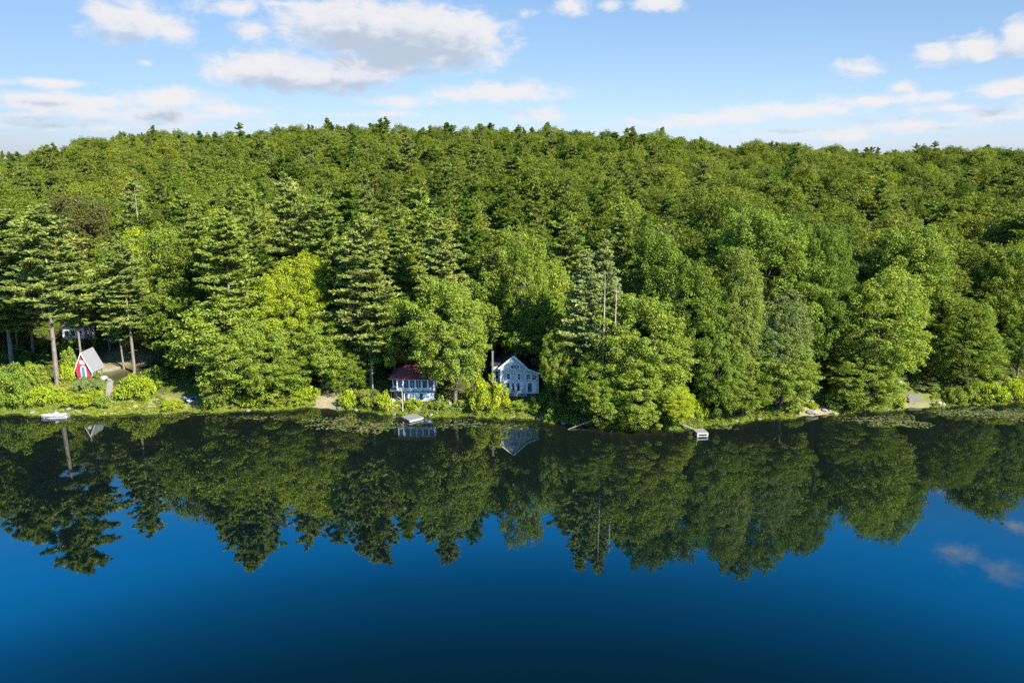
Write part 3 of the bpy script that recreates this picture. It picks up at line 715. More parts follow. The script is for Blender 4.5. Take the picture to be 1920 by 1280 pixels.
# lily pads: notched floating discs
Vs, Fs, mi = [], [], []
lr = np.random.default_rng(3)
PATCH = [(640,797,60,15,900),(700,800,60,14,900),(600,788,40,8,250),(880,796,60,10,420),(960,800,40,6,120),(1625,787,60,9,500),(1690,792,62,14,1300),(1835,773,80,9,1300),(1890,778,60,12,900),(500,784,70,6,200),(330,779,60,5,200),(130,785,60,10,120),(1350,802,40,4,160),(1775,772,40,6,300)]
for (cx, cy, hw, hh, n) in PATCH:
    for _ in range(int(n*.55)):
        a = lr.random()*6.283; rr = math.sqrt(lr.random())*(0.8+.35*math.sin(3*a+cx))
        x, y = ground_hit(cx+hw*rr*math.cos(a), cy+hh*rr*math.sin(a))
        if y > float(shore(x))-.25: continue
        r0 = lr.uniform(.09,.24); z = .012+lr.random()*.03; ph = lr.random()*6.28; tl = lr.normal(size=2)*.10
        b0 = len(Vs)
        for k in range(7):
            t = ph+.25+k*(6.283-.5)/6
            Vs.append((x+r0*math.cos(t), y+r0*math.sin(t), z+r0*(tl[0]*math.cos(t)+tl[1]*math.sin(t))+.02))
        Vs.append((x, y, z+.005))
        for k in range(6): Fs.append((b0+7, b0+k, b0+k+1)); mi.append(0)
m_lily, nt, out = new_mat('lily_pad_leaves')
geo = N(nt, 'ShaderNodeNewGeometry'); cr = ramp(nt, geo.outputs['Random Per Island'], [(0,(.03,.05,.012)),(.45,(.06,.08,.02)),(.75,(.11,.11,.045)),(1,(.16,.12,.075))])
p = N(nt, 'ShaderNodeBsdfPrincipled', i_Roughness=.35); nt.links.new(cr.outputs[0], p.inputs['Base Color']); nt.links.new(p.outputs[0], out.inputs[0])
o = ob('lily_pads', np_mesh('lily_pads', Vs, Fs, [m_lily])); tag(o, kind='stuff')

# ------------------------------------------------------------------ buildings
def window(parent, x0, x1, z0, z1, y, mframe, mglass, fr=.09, mull=0, name='window', bars=0):
    """frame stands proud of the wall on -y; the pane sits inside it"""
    f = MB()
    f.box(x0-fr, x1+fr, y-.07, y+.02, z1, z1+fr).box(x0-fr, x1+fr, y-.09, y+.02, z0-fr, z0).box(x0-fr, x0, y-.07, y+.02, z0, z1).box(x1, x1+fr, y-.07, y+.02, z0, z1)
    for k in range(1, mull+1):
        xm = x0+(x1-x0)*k/(mull+1); f.box(xm-.03, xm+.03, y-.065, y+.02, z0, z1)
    for k in range(1, bars+1):
        zm = z0+(z1-z0)*k/(bars+1); f.box(x0, x1, y-.06, y+.02, zm-.025, zm+.025)
    fo = f.build(name, mframe, parent)
    MB().box(x0, x1, y-.035, y+.01, z0, z1).build('pane', mglass, fo)
    return fo

# --- blue house
hx, hy = x_at(974, 159, 3), 159.0
hz = z_at(737, hy)
H_ = tag(empty('lake_house', (hx, hy, hz)), 'blue-grey gabled wooden house with white trim above the shore', 'house')
fac = [(-3.95,0),(3.95,0),(3.95,4.35),(1.75,5.15),(-1.2,7.95),(-3.95,5.6)]
MB().prism(fac, 0, 9).build('wall', M_BLUEW, H_)
MB().box(-3.85, 3.85, .12, 8.9, -2.6, -.003).build('foundation', M_STONE, H_)
rf = MB()
for (a, b_) in (((-1.2,7.95),(-4.35,5.26)),((3.95+.35,4.22),(1.75,5.15)),((1.75,5.15),(-1.2,7.95))):
    (xa,za),(xb,zb) = a, b_
    L = math.hypot(xb-xa, zb-za); nx_, nz_ = -(zb-za)/L, (xb-xa)/L
    if nz_ < 0: nx_, nz_ = -nx_, -nz_
    rf.prism([(xa+nx_*.004,za+nz_*.004),(xb+nx_*.004,zb+nz_*.004),(xb+nx_*.17,zb+nz_*.17),(xa+nx_*.17,za+nz_*.17)], -.35, 9.3)
roof = rf.build('roof', M_DROOF, H_)
bt = MB()
for (xa,za),(xb,zb) in (((-4.35,5.26),(-1.2,7.95)),((-1.2,7.95),(1.75,5.15)),((1.75,5.15),(4.3,4.22))):
    L = math.hypot(xb-xa, zb-za); nx_, nz_ = -(zb-za)/L, (xb-xa)/L
    bt.prism([(xa-nx_*.10,za-nz_*.10),(xb-nx_*.10,zb-nz_*.10),(xb+nx_*.19,zb+nz_*.19),(xa+nx_*.19,za+nz_*.19)], -.42, -.352)
bt.build('bargeboard', M_WHITE, H_)
cb = MB()
for xx_ in (-3.99, 3.83): cb.box(xx_, xx_+.16, -.05, .1, 0, 4.3)
cb.box(-3.83, 3.83, -.06, .05, 0, .16).box(-3.83, 3.83, -.05, .05, 2.42, 2.55)
cb.build('trim', M_WHITE, H_)
ww = MB()   # white boarded panels beside the doors
for a, b_ in ((-2.0,-1.62),(-.98,-.62),(.14,.7),(1.35,1.62),(2.62,3.55)): ww.box(a, b_, -.045, .05, .17, 2.41)
ww.build('panel', M_WHITE, H_)
for k in range(3): window(H_, -1.72+k*.62, -1.36+k*.62, 5.3, 6.05, 0, M_WHITE, M_GLASS, .17)
window(H_, -2.55, -2.0, 3.0, 4.2, 0, M_WHITE, M_GLASS, .17, 0, bars=1)
window(H_, -.35, .15, 3.0, 4.2, 0, M_WHITE, M_GLASS, .17, 0, bars=1)
window(H_, 1.42, 2.22, 2.95, 4.05, 0, M_WHITE, M_BGLASS, .17, 1, bars=1)
window(H_, 2.62, 3.4, 2.95, 3.95, 0, M_WHITE, M_BGLASS, .17, 1, bars=1)
for a, b_ in ((-2.52,-2.1),(-1.5,-1.1),(-.5,.02)):
    window(H_, a, b_, .3, 2.2, 0, M_WHITE, M_GLASS, .08)
d1 = MB().box(1.66, 2.58, -.06, .03, .17, 2.3).build('door', M_WHITE, H_)
MB().box(1.74, 2.10, -.085, -.058, .25, 2.2).box(2.14, 2.50, -.085, -.058, .25, 2.2).build('pane', M_BGLASS, d1)
# left wing and chimney
MB().box(-5.75, -3.952, 1.6, 7.5, .0, 5.4).build('side_wing', M_BLUEW, H_)
MB().box(-5.7, -3.97, 1.7, 7.4, -2.6, -.003).build('foundation', M_STONE, H_)
MB().slab([(-6.0,1.3,5.42),(-3.96,1.3,5.95),(-3.96,7.7,5.95),(-6.0,7.7,5.42)], .15).build('roof', M_DROOF, H_)
window(H_, -5.05, -4.45, 2.6, 4.4, 1.6, M_WHITE, M_GLASS, .12, bars=1)
MB().box(-5.72, -5.38, .9, 1.5, -1.5, 8.5).box(-5.78, -5.32, .84, 1.56, 8.5, 8.66).build('chimney', M_GREYW, H_)
# porch
dk = MB().box(-2.6, 1.5, -1.7, -.07, -.22, -.06)
for xx_ in (-2.5,-.6,1.35): dk.box(xx_, xx_+.14, -1.65, -1.5, -2.2, -.22)
dk.build('porch_deck', M_DECK, H_)
rl = MB()
for xx_ in (-2.55,-.6,1.36): rl.box(xx_, xx_+.1, -1.69, -1.59, -.06, .85)
rl.box(-2.55, 1.46, -1.69, -1.60, .85, .93)
for k in range(26): rl.box(-2.42+k*.148, -2.38+k*.148, -1.66, -1.63, .02, .85)
rl.build('porch_railing', M_RAIL, H_)

# --- red-roofed cottage
cx_, cy_ = x_at(775, 157.6, 2), 157.6
cz_ = z_at(753, cy_)
C_ = tag(empty('lake_cottage', (cx_, cy_, cz_)), 'two storey cottage with worn red hip roof and blue glazed porch', 'cottage')
MB().box(-2.0, 4.4, 0, 6.5, -1.2, 2.35).build('lower_wall', M_GREYW, C_)
MB().box(-4.4, 4.5, 1.2, 7.5, 2.6, 5.05).box(-3.3, 4.48, -.30, 1.198, 2.6, 5.0).build('upper_wall', M_TEALW, C_)
MB().box(-4.3, -2.1, 1.4, 6.5, -1.0, 2.35).build('side_wall', M_GREYW, C_)
MB().box(-4.7, 4.7, -.55, 6.8, 2.36, 2.58).build('floor_band', M_GREYW, C_)
MB().box(-3.4, 4.6, -.62, -.56, 2.50, 2.72).build('sill_board', M_RAIL, C_)
rf = MB(); zE, zR = 5.06, 7.0
e = [(-4.95,-.75),(5.0,-.75),(5.0,8.0),(-4.95,8.0)]; r_a, r_b = (-1.6,3.6), (1.8,3.6)
vs = [(a,b_,zE) for a,b_ in e]+[(*r_a,zR),(*r_b,zR)]+[(a,b_,zE-.14) for a,b_ in e]
rf.add(vs, [(0,1,5,4),(1,2,5),(2,3,4,5),(3,0,4),(0,6,7,1),(1,7,8,2),(2,8,9,3),(3,9,6,0),(9,8,7,6)])
rf.build('roof', M_REDROOF, C_)
for k in range(6):
    x0 = -3.1+k*1.27
    window(C_, x0, x0+.95, 3.05, 4.75, -.30, M_WHITE, M_BGLASS, .17, 1 if k in (2,3) else 0)
window(C_, -4.2, -3.55, 3.2, 4.6, 1.2, M_WHITE, M_BGLASS, .1)
for k in range(6):
    x0 = -1.75+k*1.03
    window(C_, x0, x0+.66, .35, 1.85, 0, M_WHITE, M_BGLASS if k in (0,3) else M_TEALW, .16)
st = MB()
for xx_ in (-4.5,-3.4): st.box(xx_, xx_+.14, -.5, -.36, -1.0, 2.36)
st.build('post', M_DKWOOD, C_)

# --- little red cabin
rx_, ry_ = x_at(157, 167, 5), 167.0
rz_ = z_at(706.5, ry_)
A_ = tag(empty('red_cabin', (rx_, ry_, rz_)), 'tiny red cabin with steep grey roof and arched blue door', 'cabin')
MB().prism([(-1.45,0),(1.45,0),(1.75,1.5),(0,5.25),(-1.75,1.5)], 0, 4.6).build('wall', M_REDW, A_)
MB().box(-1.5, 1.5, .1, 4.5, -2.2, -.003).build('foundation', M_WSTONE, A_)
for s in (-1, 1):
    L = math.hypot(2.05, 4.45); nx_, nz_ = s*4.4/L*1.0, 2.05/L
    MB().prism([(0,5.34),(s*2.05,.94+.02),(s*2.05+nx_*.13,.96+nz_*.13),(0,5.55)], -.35, 4.9).build('roof', M_GROOF, A_)
    MB().prism([(0,5.18),(s*2.02,.80),(s*2.02+nx_*.13,.80+nz_*.13),(0,5.56)], -.42, -.353).build('bargeboard', M_WHITE, A_)
def arch(w, h0, h, n=8):
    return [(-w,0),(w,0),(w,h0)]+[(w*math.cos(math.pi/2*t/n)**.8, h0+(h-h0)*math.sin(math.pi/2*t/n)) for t in range(1,n)]+[(0,h)]+[(-w*math.sin(math.pi/2*t/n)**.8, h0+(h-h0)*math.cos(math.pi/2*t/n)) for t in range(1,n)]+[(-w,h0)]
df_ = MB().prism([(a,b_+.05) for a,b_ in arch(.58,1.5,2.55)], -.06, .03).build('door_frame', M_WHITE, A_)
dd = MB().prism([(a,b_+.1) for a,b_ in arch(.36,1.4,2.2)], -.10, -.058).build('door', M_DOORB, A_)
MB().box(.22,.28,-.14,-.098,1.0,1.1).build('handle', M_WHITE, dd)
window(A_, -.42, .42, 3.02, 3.55, 0, M_WHITE, M_WHITE, .16, 1)
MB().box(-.75, .75, -.9, -.03, -.16, -.02).box(-.85, .85, -1.3, -.9, -.4, -.2).build('doorstep', M_WSTONE, A_)
MB().box(1.46, 1.62, .4, 4.2, .0, .95).build('side_board', M_WHITE, A_)

# --- small white house behind the pines
wx_, wy_ = x_at(138, 191, 8), 191.0
wz_ = T(wx_, wy_)-.2
zt_ = z_at(615, wy_)
Wh = tag(empty('white_house', (wx_, wy_, wz_)), 'small white house half hidden behind the pines above the red cabin', 'house')
hh_ = max(3.0, zt_-wz_)
MB().prism([(-2.7,0),(2.7,0),(2.7,hh_),(-2.7,hh_)], 0, 5).build('wall', M_WHITE, Wh)
MB().add([(-3,-.4,hh_+.004),(3,-.4,hh_+.004),(3,5.4,hh_+.004),(-3,5.4,hh_+.004),(-3,2.5,hh_+1.1),(3,2.5,hh_+1.1)], [(0,1,5,4),(2,3,4,5),(0,4,3),(1,2,5),(3,2,1,0)]).build('roof', M_GREYW, Wh)
for a in (-2.1,-.45,1.2): window(Wh, a, a+.85, hh_-1.9, hh_-.6, 0, M_WHITE, M_GLASS, .1, 1)

# ------------------------------------------------------------------ boats and docks
def loft(sections):
    """closed skin through rings of equal count"""
    V, Fc = [], []; k = len(sections[0])
    for s in sections: V += s
    for i in range(len(sections)-1):
        for j in range(k): Fc.append((i*k+j, i*k+(j+1) % k, (i+1)*k+(j+1) % k, (i+1)*k+j))
    Fc.append(tuple(range(k-1,-1,-1))); n = len(sections)-1; Fc.append(tuple(n*k+j for j in range(k)))
    return V, Fc
# white open boat: bow to the left
bx, by = ground_hit(103, 782)
B_ = tag(empty('white_boat', (bx, by, 0), R(6)), 'white open boat moored at the left bank below the red cabin', 'boat')
sec = []
for t in np.linspace(0, 1, 11):
    x = -2.5+5.0*t; wv = .95*min(1, (t/.38+.02)**.6) if t < .4 else .95-.10*(t-.4); hb = .62-.12*min(1, t*2); keel = -.10+.25*max(0,.25-t)*2
    sec.append([(x-.15*(1-t),-wv,hb),(x,-wv*.8,keel+.05),(x,0,keel-.08),(x,wv*.8,keel+.05),(x-.15*(1-t),wv,hb),(x,wv*.86,hb),(x,wv*.8,keel+.25),(x,-wv*.8,keel+.25),(x,-wv*.86,hb)])
v_, f_ = loft(sec); MB().add(v_, f_).build('hull', M_BOATW, B_)
MB().box(-.6,-.15,-.72,.72,.35,.50).build('seat', M_BOATW, B_); MB().box(1.2,1.7,-.72,.72,.35,.50).build('seat', M_BOATW, B_)
MB().box(-1.75,-.75,-.55,.55,.36,.52).build('bow_deck', M_BOATW, B_)
MB().box(.15,.75,-.30,.30,.25,.95).box(.13,.35,-.28,.28,.95,1.12).build('console', M_BOATW, B_)
MB().box(2.45,2.8,-.18,.18,.35,.95).box(2.5,2.66,-.08,.08,-.3,.35).build('outboard_motor', M_GREYW, B_)
MB().box(-2.0,2.4,-.985,-.955,.40,.47).build('rub_rail', M_NAVY, B_)
def kayak(px, row, L, wv, rz, mat, lab, tip=None, tilt=0.3):
    x, D = ground_at(px, row)
    K = tag(empty('kayak', (x, D, T(x,D)+.22), rz), lab, 'kayak'); K.rotation_euler[1] = 0; K.rotation_euler[0] = tilt
    sec = []
    for t in np.linspace(0.0, 1, 13):
        xx_ = -L/2+L*t; g_ = max(.03, math.sin(math.pi*t)**.65); wq = wv*g_; hq = .17*g_**.5; up = .14*(2*t-1)**4
        sec.append([(xx_, wq*math.cos(a), up+hq*math.sin(a)*(1 if math.sin(a) > 0 else 1.1)) for a in np.linspace(0, 2*math.pi, 11)[:-1]])
    v_, f_ = loft(sec); MB().add(v_, f_).build('hull', mat, K)
    rim = MB(); pts = [(.55*math.cos(a)+.1, wv*.55*math.sin(a), .17+.01*math.cos(2*a)) for a in np.linspace(0, 6.283, 17)]
    rim.path(pts, [.03]*17, 5); cp = rim.build('cockpit', M_NAVY, K)
    MB().add([(p_[0],p_[1],p_[2]+.004) for p_ in pts[:-1]], [tuple(range(16))]).build('opening_shade', M_DKWOOD, cp)  # flat dark sheet on the closed hull, painted as shade inside the cockpit
    if tip: MB().tube((-L/2-.02,0,.10), (-L/2+.5,0,.06), .05, .19, 8).build('bow_tip', tip, K)
kayak(361, 751, 3.4, .72, R(64), M_BOATB, 'pale blue kayak lying on the bank with dark cockpit hole', None, .55)
kayak(341, 754, 3.6, .38, R(50), M_NAVY, 'dark navy kayak with white tip beside the pale blue kayak', M_BOATW, .1)
# floating swim dock, cornerwise
dx, dy = ground_hit(773, 781.5, .4)
Dk = tag(empty('floating_dock', (dx, dy, 0), R(38)), 'square pale floating dock in front of the red-roofed cottage', 'dock')
pk = MB()
for k in range(12): pk.box(-1.65+k*.275, -1.65+k*.275+.255, -1.6, 1.6, .40, .45)
pk.build('deck', M_DECK, Dk)
MB().box(-1.62,1.62,-1.62,-1.56,.2,.39).box(-1.62,1.62,1.56,1.62,.2,.39).box(-1.62,-1.56,-1.555,1.555,.2,.39).box(1.56,1.62,-1.555,1.555,.2,.39).build('side_beam', M_RAIL, Dk)
MB().box(-1.45,1.45,-1.45,-.6,-.2,.38).box(-1.45,1.45,.6,1.45,-.2,.38).build('float', M_BOATB, Dk)
# grey dock with gangway
gx_, gy_ = ground_hit(1313, 806, .8)
G_ = tag(empty('grey_dock', (gx_, gy_, 0), R(8), (.84,.84,.9)), 'weathered grey dock with narrow gangway under the leaning trees', 'dock')
pk = MB()
for k in range(11): pk.box(-1.25, 1.25, -1.5+k*.27, -1.5+k*.27+.25, .74, .80)
pk.build('deck', M_DECK, G_)
MB().box(-1.28,1.28,-1.58,-1.51,.48,.80).box(-1.28,-1.21,-1.505,1.45,.5,.735).box(1.21,1.28,-1.505,1.45,.5,.735).box(-1.28,-.95,-1.57,-1.5,.0,.475).box(.95,1.28,-1.57,-1.5,.0,.475).box(-1.28,1.28,-1.58,-1.5,-.12,.14).build('frame', M_RAIL, G_)
lg = MB()
for sx_ in (-1.1,1.1):
    for sy_ in (-1.3,1.2): lg.tube((sx_,sy_,-1.5),(sx_,sy_,.73),.07,.07,8)
lg.build('pile', M_DKWOOD, G_)
MB().slab([(-1.7,1.46,.82),(-.7,1.46,.82),(-2.3,4.4,.95),(-3.2,4.2,.95)], .1).build('gangway', M_DECK, G_)
lx, ly = ground_hit(1288, 801, .9)

# ------------------------------------------------------------------ dead wood, stones, steps
def snag(px, d, top, lab, lean=0.0, tw=14, base_r=.22, seed=0):
    D = 155+d
    for _ in range(3): D = float(shore(x_at(px, D, 12)))+d
    x = x_at(px, D, 14); zb = T(x, D)-.3; Hs = z_at(top, D)-zb; r = np.random.default_rng(seed)
    e = tag(empty('dead_tree', (x, D, zb), 0), lab, 'dead tree')
    MB().path([(0,0,0),(lean*Hs*.5,0,Hs*.5),(lean*Hs,0,Hs)], [base_r, base_r*.7, .03], 7).build('trunk', M_DEAD, e)
    if tw:
        m = MB()
        for _ in range(tw):
            z = Hs*r.uniform(.45,.97); a = r.random()*6.28; L = r.uniform(.8,2.4)*(1.15-z/Hs); p0 = (lean*z,0,z); p1 = (lean*z+math.cos(a)*L, math.sin(a)*L, z+L*.35)
            m.tube(p0, p1, .05, .012, 4)
        m.build('branches', M_DEAD, e)
snag(1131, 2.6, 508, 'bleached dead trunk, left of two in front of the tall thin pine', 0, 8, .27, 1)
snag(1150, 2.4, 530, 'bleached dead trunk with bare side branches right of the pale pines', .01, 34, .27, 2)
snag(273, 60, 352, 'straight bare grey trunk beside the half bare ladder pine', 0, 4, .28, 3)
snag(306, 24, 560, 'thin bare trunk in the dark gap left of the kayak oak', -.02, 3, .14, 4)
snag(695, 5.5, 672, 'short bare trunk standing left of the red-roofed cottage', 0, 3, .16, 5)
x, D = ground_at(755, 772)
e = tag(empty('forked_post', (x, D, T(x,D)-.2)), 'pale grey post with one forked arm in front of the cottage', 'post')
MB().path([(0,0,0),(.03,0,2.2),(0,0,4.4)], [.14,.12,.10], 8).build('post', M_DEAD, e)
MB().path([(0,0,2.5),(-.55,.0,3.1),(-.95,0,3.35)], [.08,.06,.03], 6).build('arm', M_DEAD, e)
fx, fy = ground_hit(1092, 800)
o = MB().path([(-2.9,-1.6,.05),(-1.2,-.5,.30),(1.0,.6,.75),(2.4,1.2,1.2)], [.05,.10,.14,.17], 8)
o.tube((-1.2,-.5,.3),(-2.0,-.1,.9),.06,.02,5).tube((-.2,0,.5),(-.6,-.9,1.0),.05,.02,5).tube((.6,.4,.65),(.3,.9,1.7),.05,.02,5)
o = o.build('fallen_log', simple('weathered_log_bark', (.27,.24,.20), 0.9, 0.35, 4), None, (fx, fy, 0)); tag(o, 'bare fallen log slanting from the bank into the lake', 'log')
def rock(px, row, rxm, rym, rzm, lab, mat=M_STONE, seed=0, cat='rock', rows=None):
    x, D = ground_at(px, row); r = np.random.default_rng(seed+500)
    V, Fc = [], []; nu, nv = 14, 8
    ks = [(unit(r.normal(size=3)), r.uniform(.55,.95)) for _ in range(9)]
    for i in range(nv+1):
        for j in range(nu):
            th = math.pi*i/nv; ph = 2*math.pi*j/nu; u = np.array([math.sin(th)*math.cos(ph), math.sin(th)*math.sin(ph), math.cos(th)])
            s = min([1.0]+[k_/max(u@dv, .001) for dv, k_ in ks if u@dv > .001]); V.append(tuple(u*s*np.array([rxm,rym,rzm])))
    for i in range(nv):
        for j in range(nu): Fc.append((i*nu+j, (i+1)*nu+j, (i+1)*nu+(j+1) % nu, i*nu+(j+1) % nu))
    o = MB().add(V, Fc).build('rock', mat, None, (x, D, T(x,D)+rzm*.25)); tag(o, lab, cat); return o
rock(1681, 722, 2.0, 1.4, 1.5, 'large pale boulder above the lawn beside the biggest tree', M_WSTONE, 1)
rock(1523, 774, 1.3, .8, .55, 'broad pale rock lying on the sandy point', M_WSTONE, 2)
rock(1546, 771, .6, .5, .5, 'smaller pale rock at the right of the sandy point', M_WSTONE, 3)
rock(1513, 753, .5, .4, .6, 'upright white rock behind the sandy point', M_WSTONE, 4)
rock(1522, 755, .55, .5, .5, 'grey rock beside the upright white rock', M_STONE, 5)
rock(1761, 757, .7, .5, .45, 'larger white rock at the water right of the lawn steps', M_WSTONE, 6)
rock(1769, 759, .4, .35, .35, 'small white rock right of the larger white rock', M_WSTONE, 7)
rock(195, 711, .9, .7, .7, 'pale rock at the top left of the stone steps', M_WSTONE, 8)
rock(204, 714, .7, .6, .6, 'grey rock at the top of the stone steps', M_STONE, 9)
rock(150, 758, 1.2, .4, .3, 'long flat pale slab on the bank right of the white boat', M_WSTONE, 10)
rock(128, 767, .7, .5, .4, 'pale rock at the water right of the white boat', M_WSTONE, 11)
rock(345, 747, .8, .5, .35, 'pale flat stone left of the two kayaks', M_WSTONE, 12)
rock(735, 754, .75, .6, .75, 'bright white block at the left corner of the red-roofed cottage', M_WSTONE, 13)
rock(843, 763, .5, .5, .9, 'upright pale rock at the foot of the large bright oak', M_WSTONE, 14)
rock(1565, 776, .5, .4, .3, 'low grey rock at the waterline right of the sandy point', M_STONE, 15)
rock(740, 780, .6, .4, .25, 'low pale rock at the waterline left of the floating dock', M_STONE, 16)
for i_, (px, row, sz, lab) in enumerate([(466,772,.5,'low grey rock at the waterline under the leaning oak'),(636,765,.45,'grey rock at the right foot of the sandy gap'),(668,770,.5,'grey rock at the waterline right of the sandy gap'),
        (808,779,.45,'grey rock at the waterline right of the floating dock'),(1012,787,.6,'grey rock at the waterline under the right end of the blue house'),(1056,794,.5,'dark wet rock just left of the fallen log'),
        (1382,793,.5,'grey rock at the waterline right of the grey dock'),(1424,788,.45,'grey rock at the waterline halfway from grey dock to sandy point'),(1612,773,.5,'grey rock at the waterline under the biggest fine leaved tree'),(1664,769,.45,'grey rock at the waterline left of the lawn steps'),(60,775,.5,'grey rock at the waterline left of the white boat')]):
    rock(px, row, sz*1.2, sz, sz*.7, lab, M_STONE, 40+i_)
# stone steps
def steps(name, pa, pb, n, w, lab, mat):
    (xa, ya), (xb, yb) = ground_at(*pa), ground_at(*pb); m = MB(); r = np.random.default_rng(n)
    e = (xb-xa, yb-ya)
    for k in range(n):
        t = k/(n-1); x = xa+e[0]*t; y = ya+e[1]*t; z = T(x, y); ww_ = w*r.uniform(.85,1.15); dd_ = abs(e[1])/n*.62
        m.box(x-ww_/2, x+ww_/2, y-dd_, y+dd_, z-.25, z+.14+.01*(k % 3))
    o = m.build(name, mat); tag(o, lab, 'steps')
steps('stone_steps', (205,748), (207,716), 10, 1.3, 'pale stone steps climbing from the bank to the red cabin', M_WSTONE)
steps('stone_steps', (1716,752), (1712,741), 4, 2.5, 'broad grey and white stone steps on the lawn at the right', M_STONE)
(xa, ya), (xb, yb) = ground_at(194,697), ground_at(226,692)
m = MB(); r = np.random.default_rng(8)
for row_ in range(3):
    for k in range(9):
        t = (k+.5*(row_ % 2))/9; x = xa+(xb-xa)*t; y = ya+(yb-ya)*t; z = T(x,y)-.15+row_*.26
        m.box(x-.21, x+.21, y-.2-r.random()*.04+row_*.03, y+.2, z, z+.25)
o = m.build('stone_wall', M_WSTONE); tag(o, 'low dry stone wall at the right of the red cabin', 'wall')

# ------------------------------------------------------------------ sun, sky, clouds
SUN_AZ, SUN_EL = 47.0, 35.0       # degrees right of straight behind the camera; elevation
sv = Vector((math.sin(R(SUN_AZ))*math.cos(R(SUN_EL)), -math.cos(R(SUN_AZ))*math.cos(R(SUN_EL)), math.sin(R(SUN_EL))))
sun = bpy.data.lights.new('sun', 'SUN'); sun.energy = 5.0; sun.angle = R(0.53); sun.color = (1.0, .93, .80)
so = bpy.data.objects.new('sun', sun); COL.objects.link(so); so.rotation_euler = sv.to_track_quat('Z', 'Y').to_euler(); so.location = (60,-60,120)
EXPO = 1.9
wd_ = bpy.data.worlds.new('World'); S.world = wd_; wd_.use_nodes = True; nt = wd_.node_tree
for n in list(nt.nodes): nt.nodes.remove(n)
sky = nt.nodes.new('ShaderNodeTexSky'); sky.sky_type = 'NISHITA'; sky.sun_disc = False; sky.sun_elevation = R(SUN_EL); sky.sun_rotation = R(180-SUN_AZ)
sky.air_density = 1.0; sky.dust_density = 0.4; sky.ozone_density = 2.0; sky.altitude = 200
def pix_dir(px, row, mirror=False):
    a = (px-960)/F; b_ = (640-row)/F
    v = (a, CT+b_*ST, -ST+b_*CT); z = -v[2] if mirror else v[2]
    return math.atan2(v[0], v[1]), math.atan2(z, math.hypot(v[0], v[1]))
CL = [(255,38,88,44,1),(205,28,45,30,1),(320,62,42,24,.9),(430,14,75,18,.7),(530,8,110,9,.6),(640,42,130,44,1.25),(755,64,175,58,1.4),(870,78,80,52,1.25),(470,56,42,20,.8),(800,100,120,30,1.1),
      (500,130,110,32,1.2),(600,142,160,30,1.3),(690,130,115,26,1.15),(755,190,75,12,.9),(930,173,130,20,.95),(850,178,60,12,.8),(1010,215,55,15,.75),(310,185,105,20,.95),(110,192,160,18,.95),(90,156,100,9,.7),(260,216,260,18,.7),(440,206,140,12,.6),
      (40,218,110,10,.6),(1072,12,36,20,.95),(1140,14,22,12,.7),(1238,8,48,15,.9),(1770,100,62,22,.95),(1830,88,60,26,1),(1905,70,38,34,1),(1612,130,44,18,.85),(1690,163,27,15,.85),(1890,168,72,22,.95),
      (1480,208,140,15,.8),(1350,222,140,16,.8),(1640,190,100,13,.85),(1720,183,70,10,.8),(1850,216,90,13,.75),(1700,236,150,14,.65),(1240,230,90,12,.6),(1580,256,60,8,.55),(480,235,300,10,.4),(985,25,20,10,.45),(270,118,16,6,.5),(900,131,12,6,.5),(150,238,200,7,.6),(1520,247,180,7,.6),(1800,203,110,9,.7),(60,182,90,8,.8),(700,215,120,7,.5)]
CLR = [(1795,1040,50,22,.50),(1880,1076,62,18,.42),(1910,985,46,12,.42),(1778,922,26,9,.45)]
G = bpy.data.node_groups.new('cloud_density', 'ShaderNodeTree')
G.interface.new_socket('P', in_out='INPUT', socket_type='NodeSocketVector'); G.interface.new_socket('D', in_out='OUTPUT', socket_type='NodeSocketFloat')
gi = G.nodes.new('NodeGroupInput'); go = G.nodes.new('NodeGroupOutput'); acc = None
def add_cloud(az, el, w_, h_, dens):
    global acc
    vm = G.nodes.new('ShaderNodeVectorMath'); vm.operation = 'MULTIPLY_ADD'; G.links.new(gi.outputs[0], vm.inputs[0])
    vm.inputs[1].default_value = (1/w_, 1/h_, 0); vm.inputs[2].default_value = (-az/w_, -el/h_, 0)
    ln = G.nodes.new('ShaderNodeVectorMath'); ln.operation = 'LENGTH'; G.links.new(vm.outputs[0], ln.inputs[0])
    d = math_(G, 'MULTIPLY_ADD', ln.outputs[1 if len(ln.outputs) > 1 else 0], -dens*.8, dens)
    acc = d if acc is None else math_(G, 'SMOOTH_MAX', acc, d, 0.18)
for px, row, w_, h_, dn in CL:
    az, el = pix_dir(px, row); az2, _ = pix_dir(px+w_, row); _, el2 = pix_dir(px, row-h_); add_cloud(az, el, abs(az2-az)*1.12, abs(el2-el)*1.15, dn)
for px, row, w_, h_, dn in CLR:
    az, el = pix_dir(px, row, True); az2, _ = pix_dir(px+w_, row, True); _, el2 = pix_dir(px, row-h_, True); add_cloud(az, el, abs(az2-az)*1.12, abs(el2-el)*1.15, dn)
mp = G.nodes.new('ShaderNodeMapping'); mp.inputs['Scale'].default_value = (1, 1.9, 1); G.links.new(gi.outputs[0], mp.inputs[0])
na = G.nodes.new('ShaderNodeTexNoise'); na.inputs['Scale'].default_value = 32; na.inputs['Detail'].default_value = 9; na.inputs['Roughness'].default_value = .64; na.inputs['Distortion'].default_value = .35; G.links.new(mp.outputs[0], na.inputs['Vector'])
nb = G.nodes.new('ShaderNodeTexNoise'); nb.inputs['Scale'].default_value = 9; nb.inputs['Detail'].default_value = 3; G.links.new(mp.outputs[0], nb.inputs['Vector'])
tot = math_(G, 'ADD', acc, math_(G, 'ADD', math_(G, 'MULTIPLY_ADD', na.outputs[0], 1.6, -.80), math_(G, 'MULTIPLY_ADD', nb.outputs[0], .7, -.35)))
G.links.new(tot, go.inputs[0])
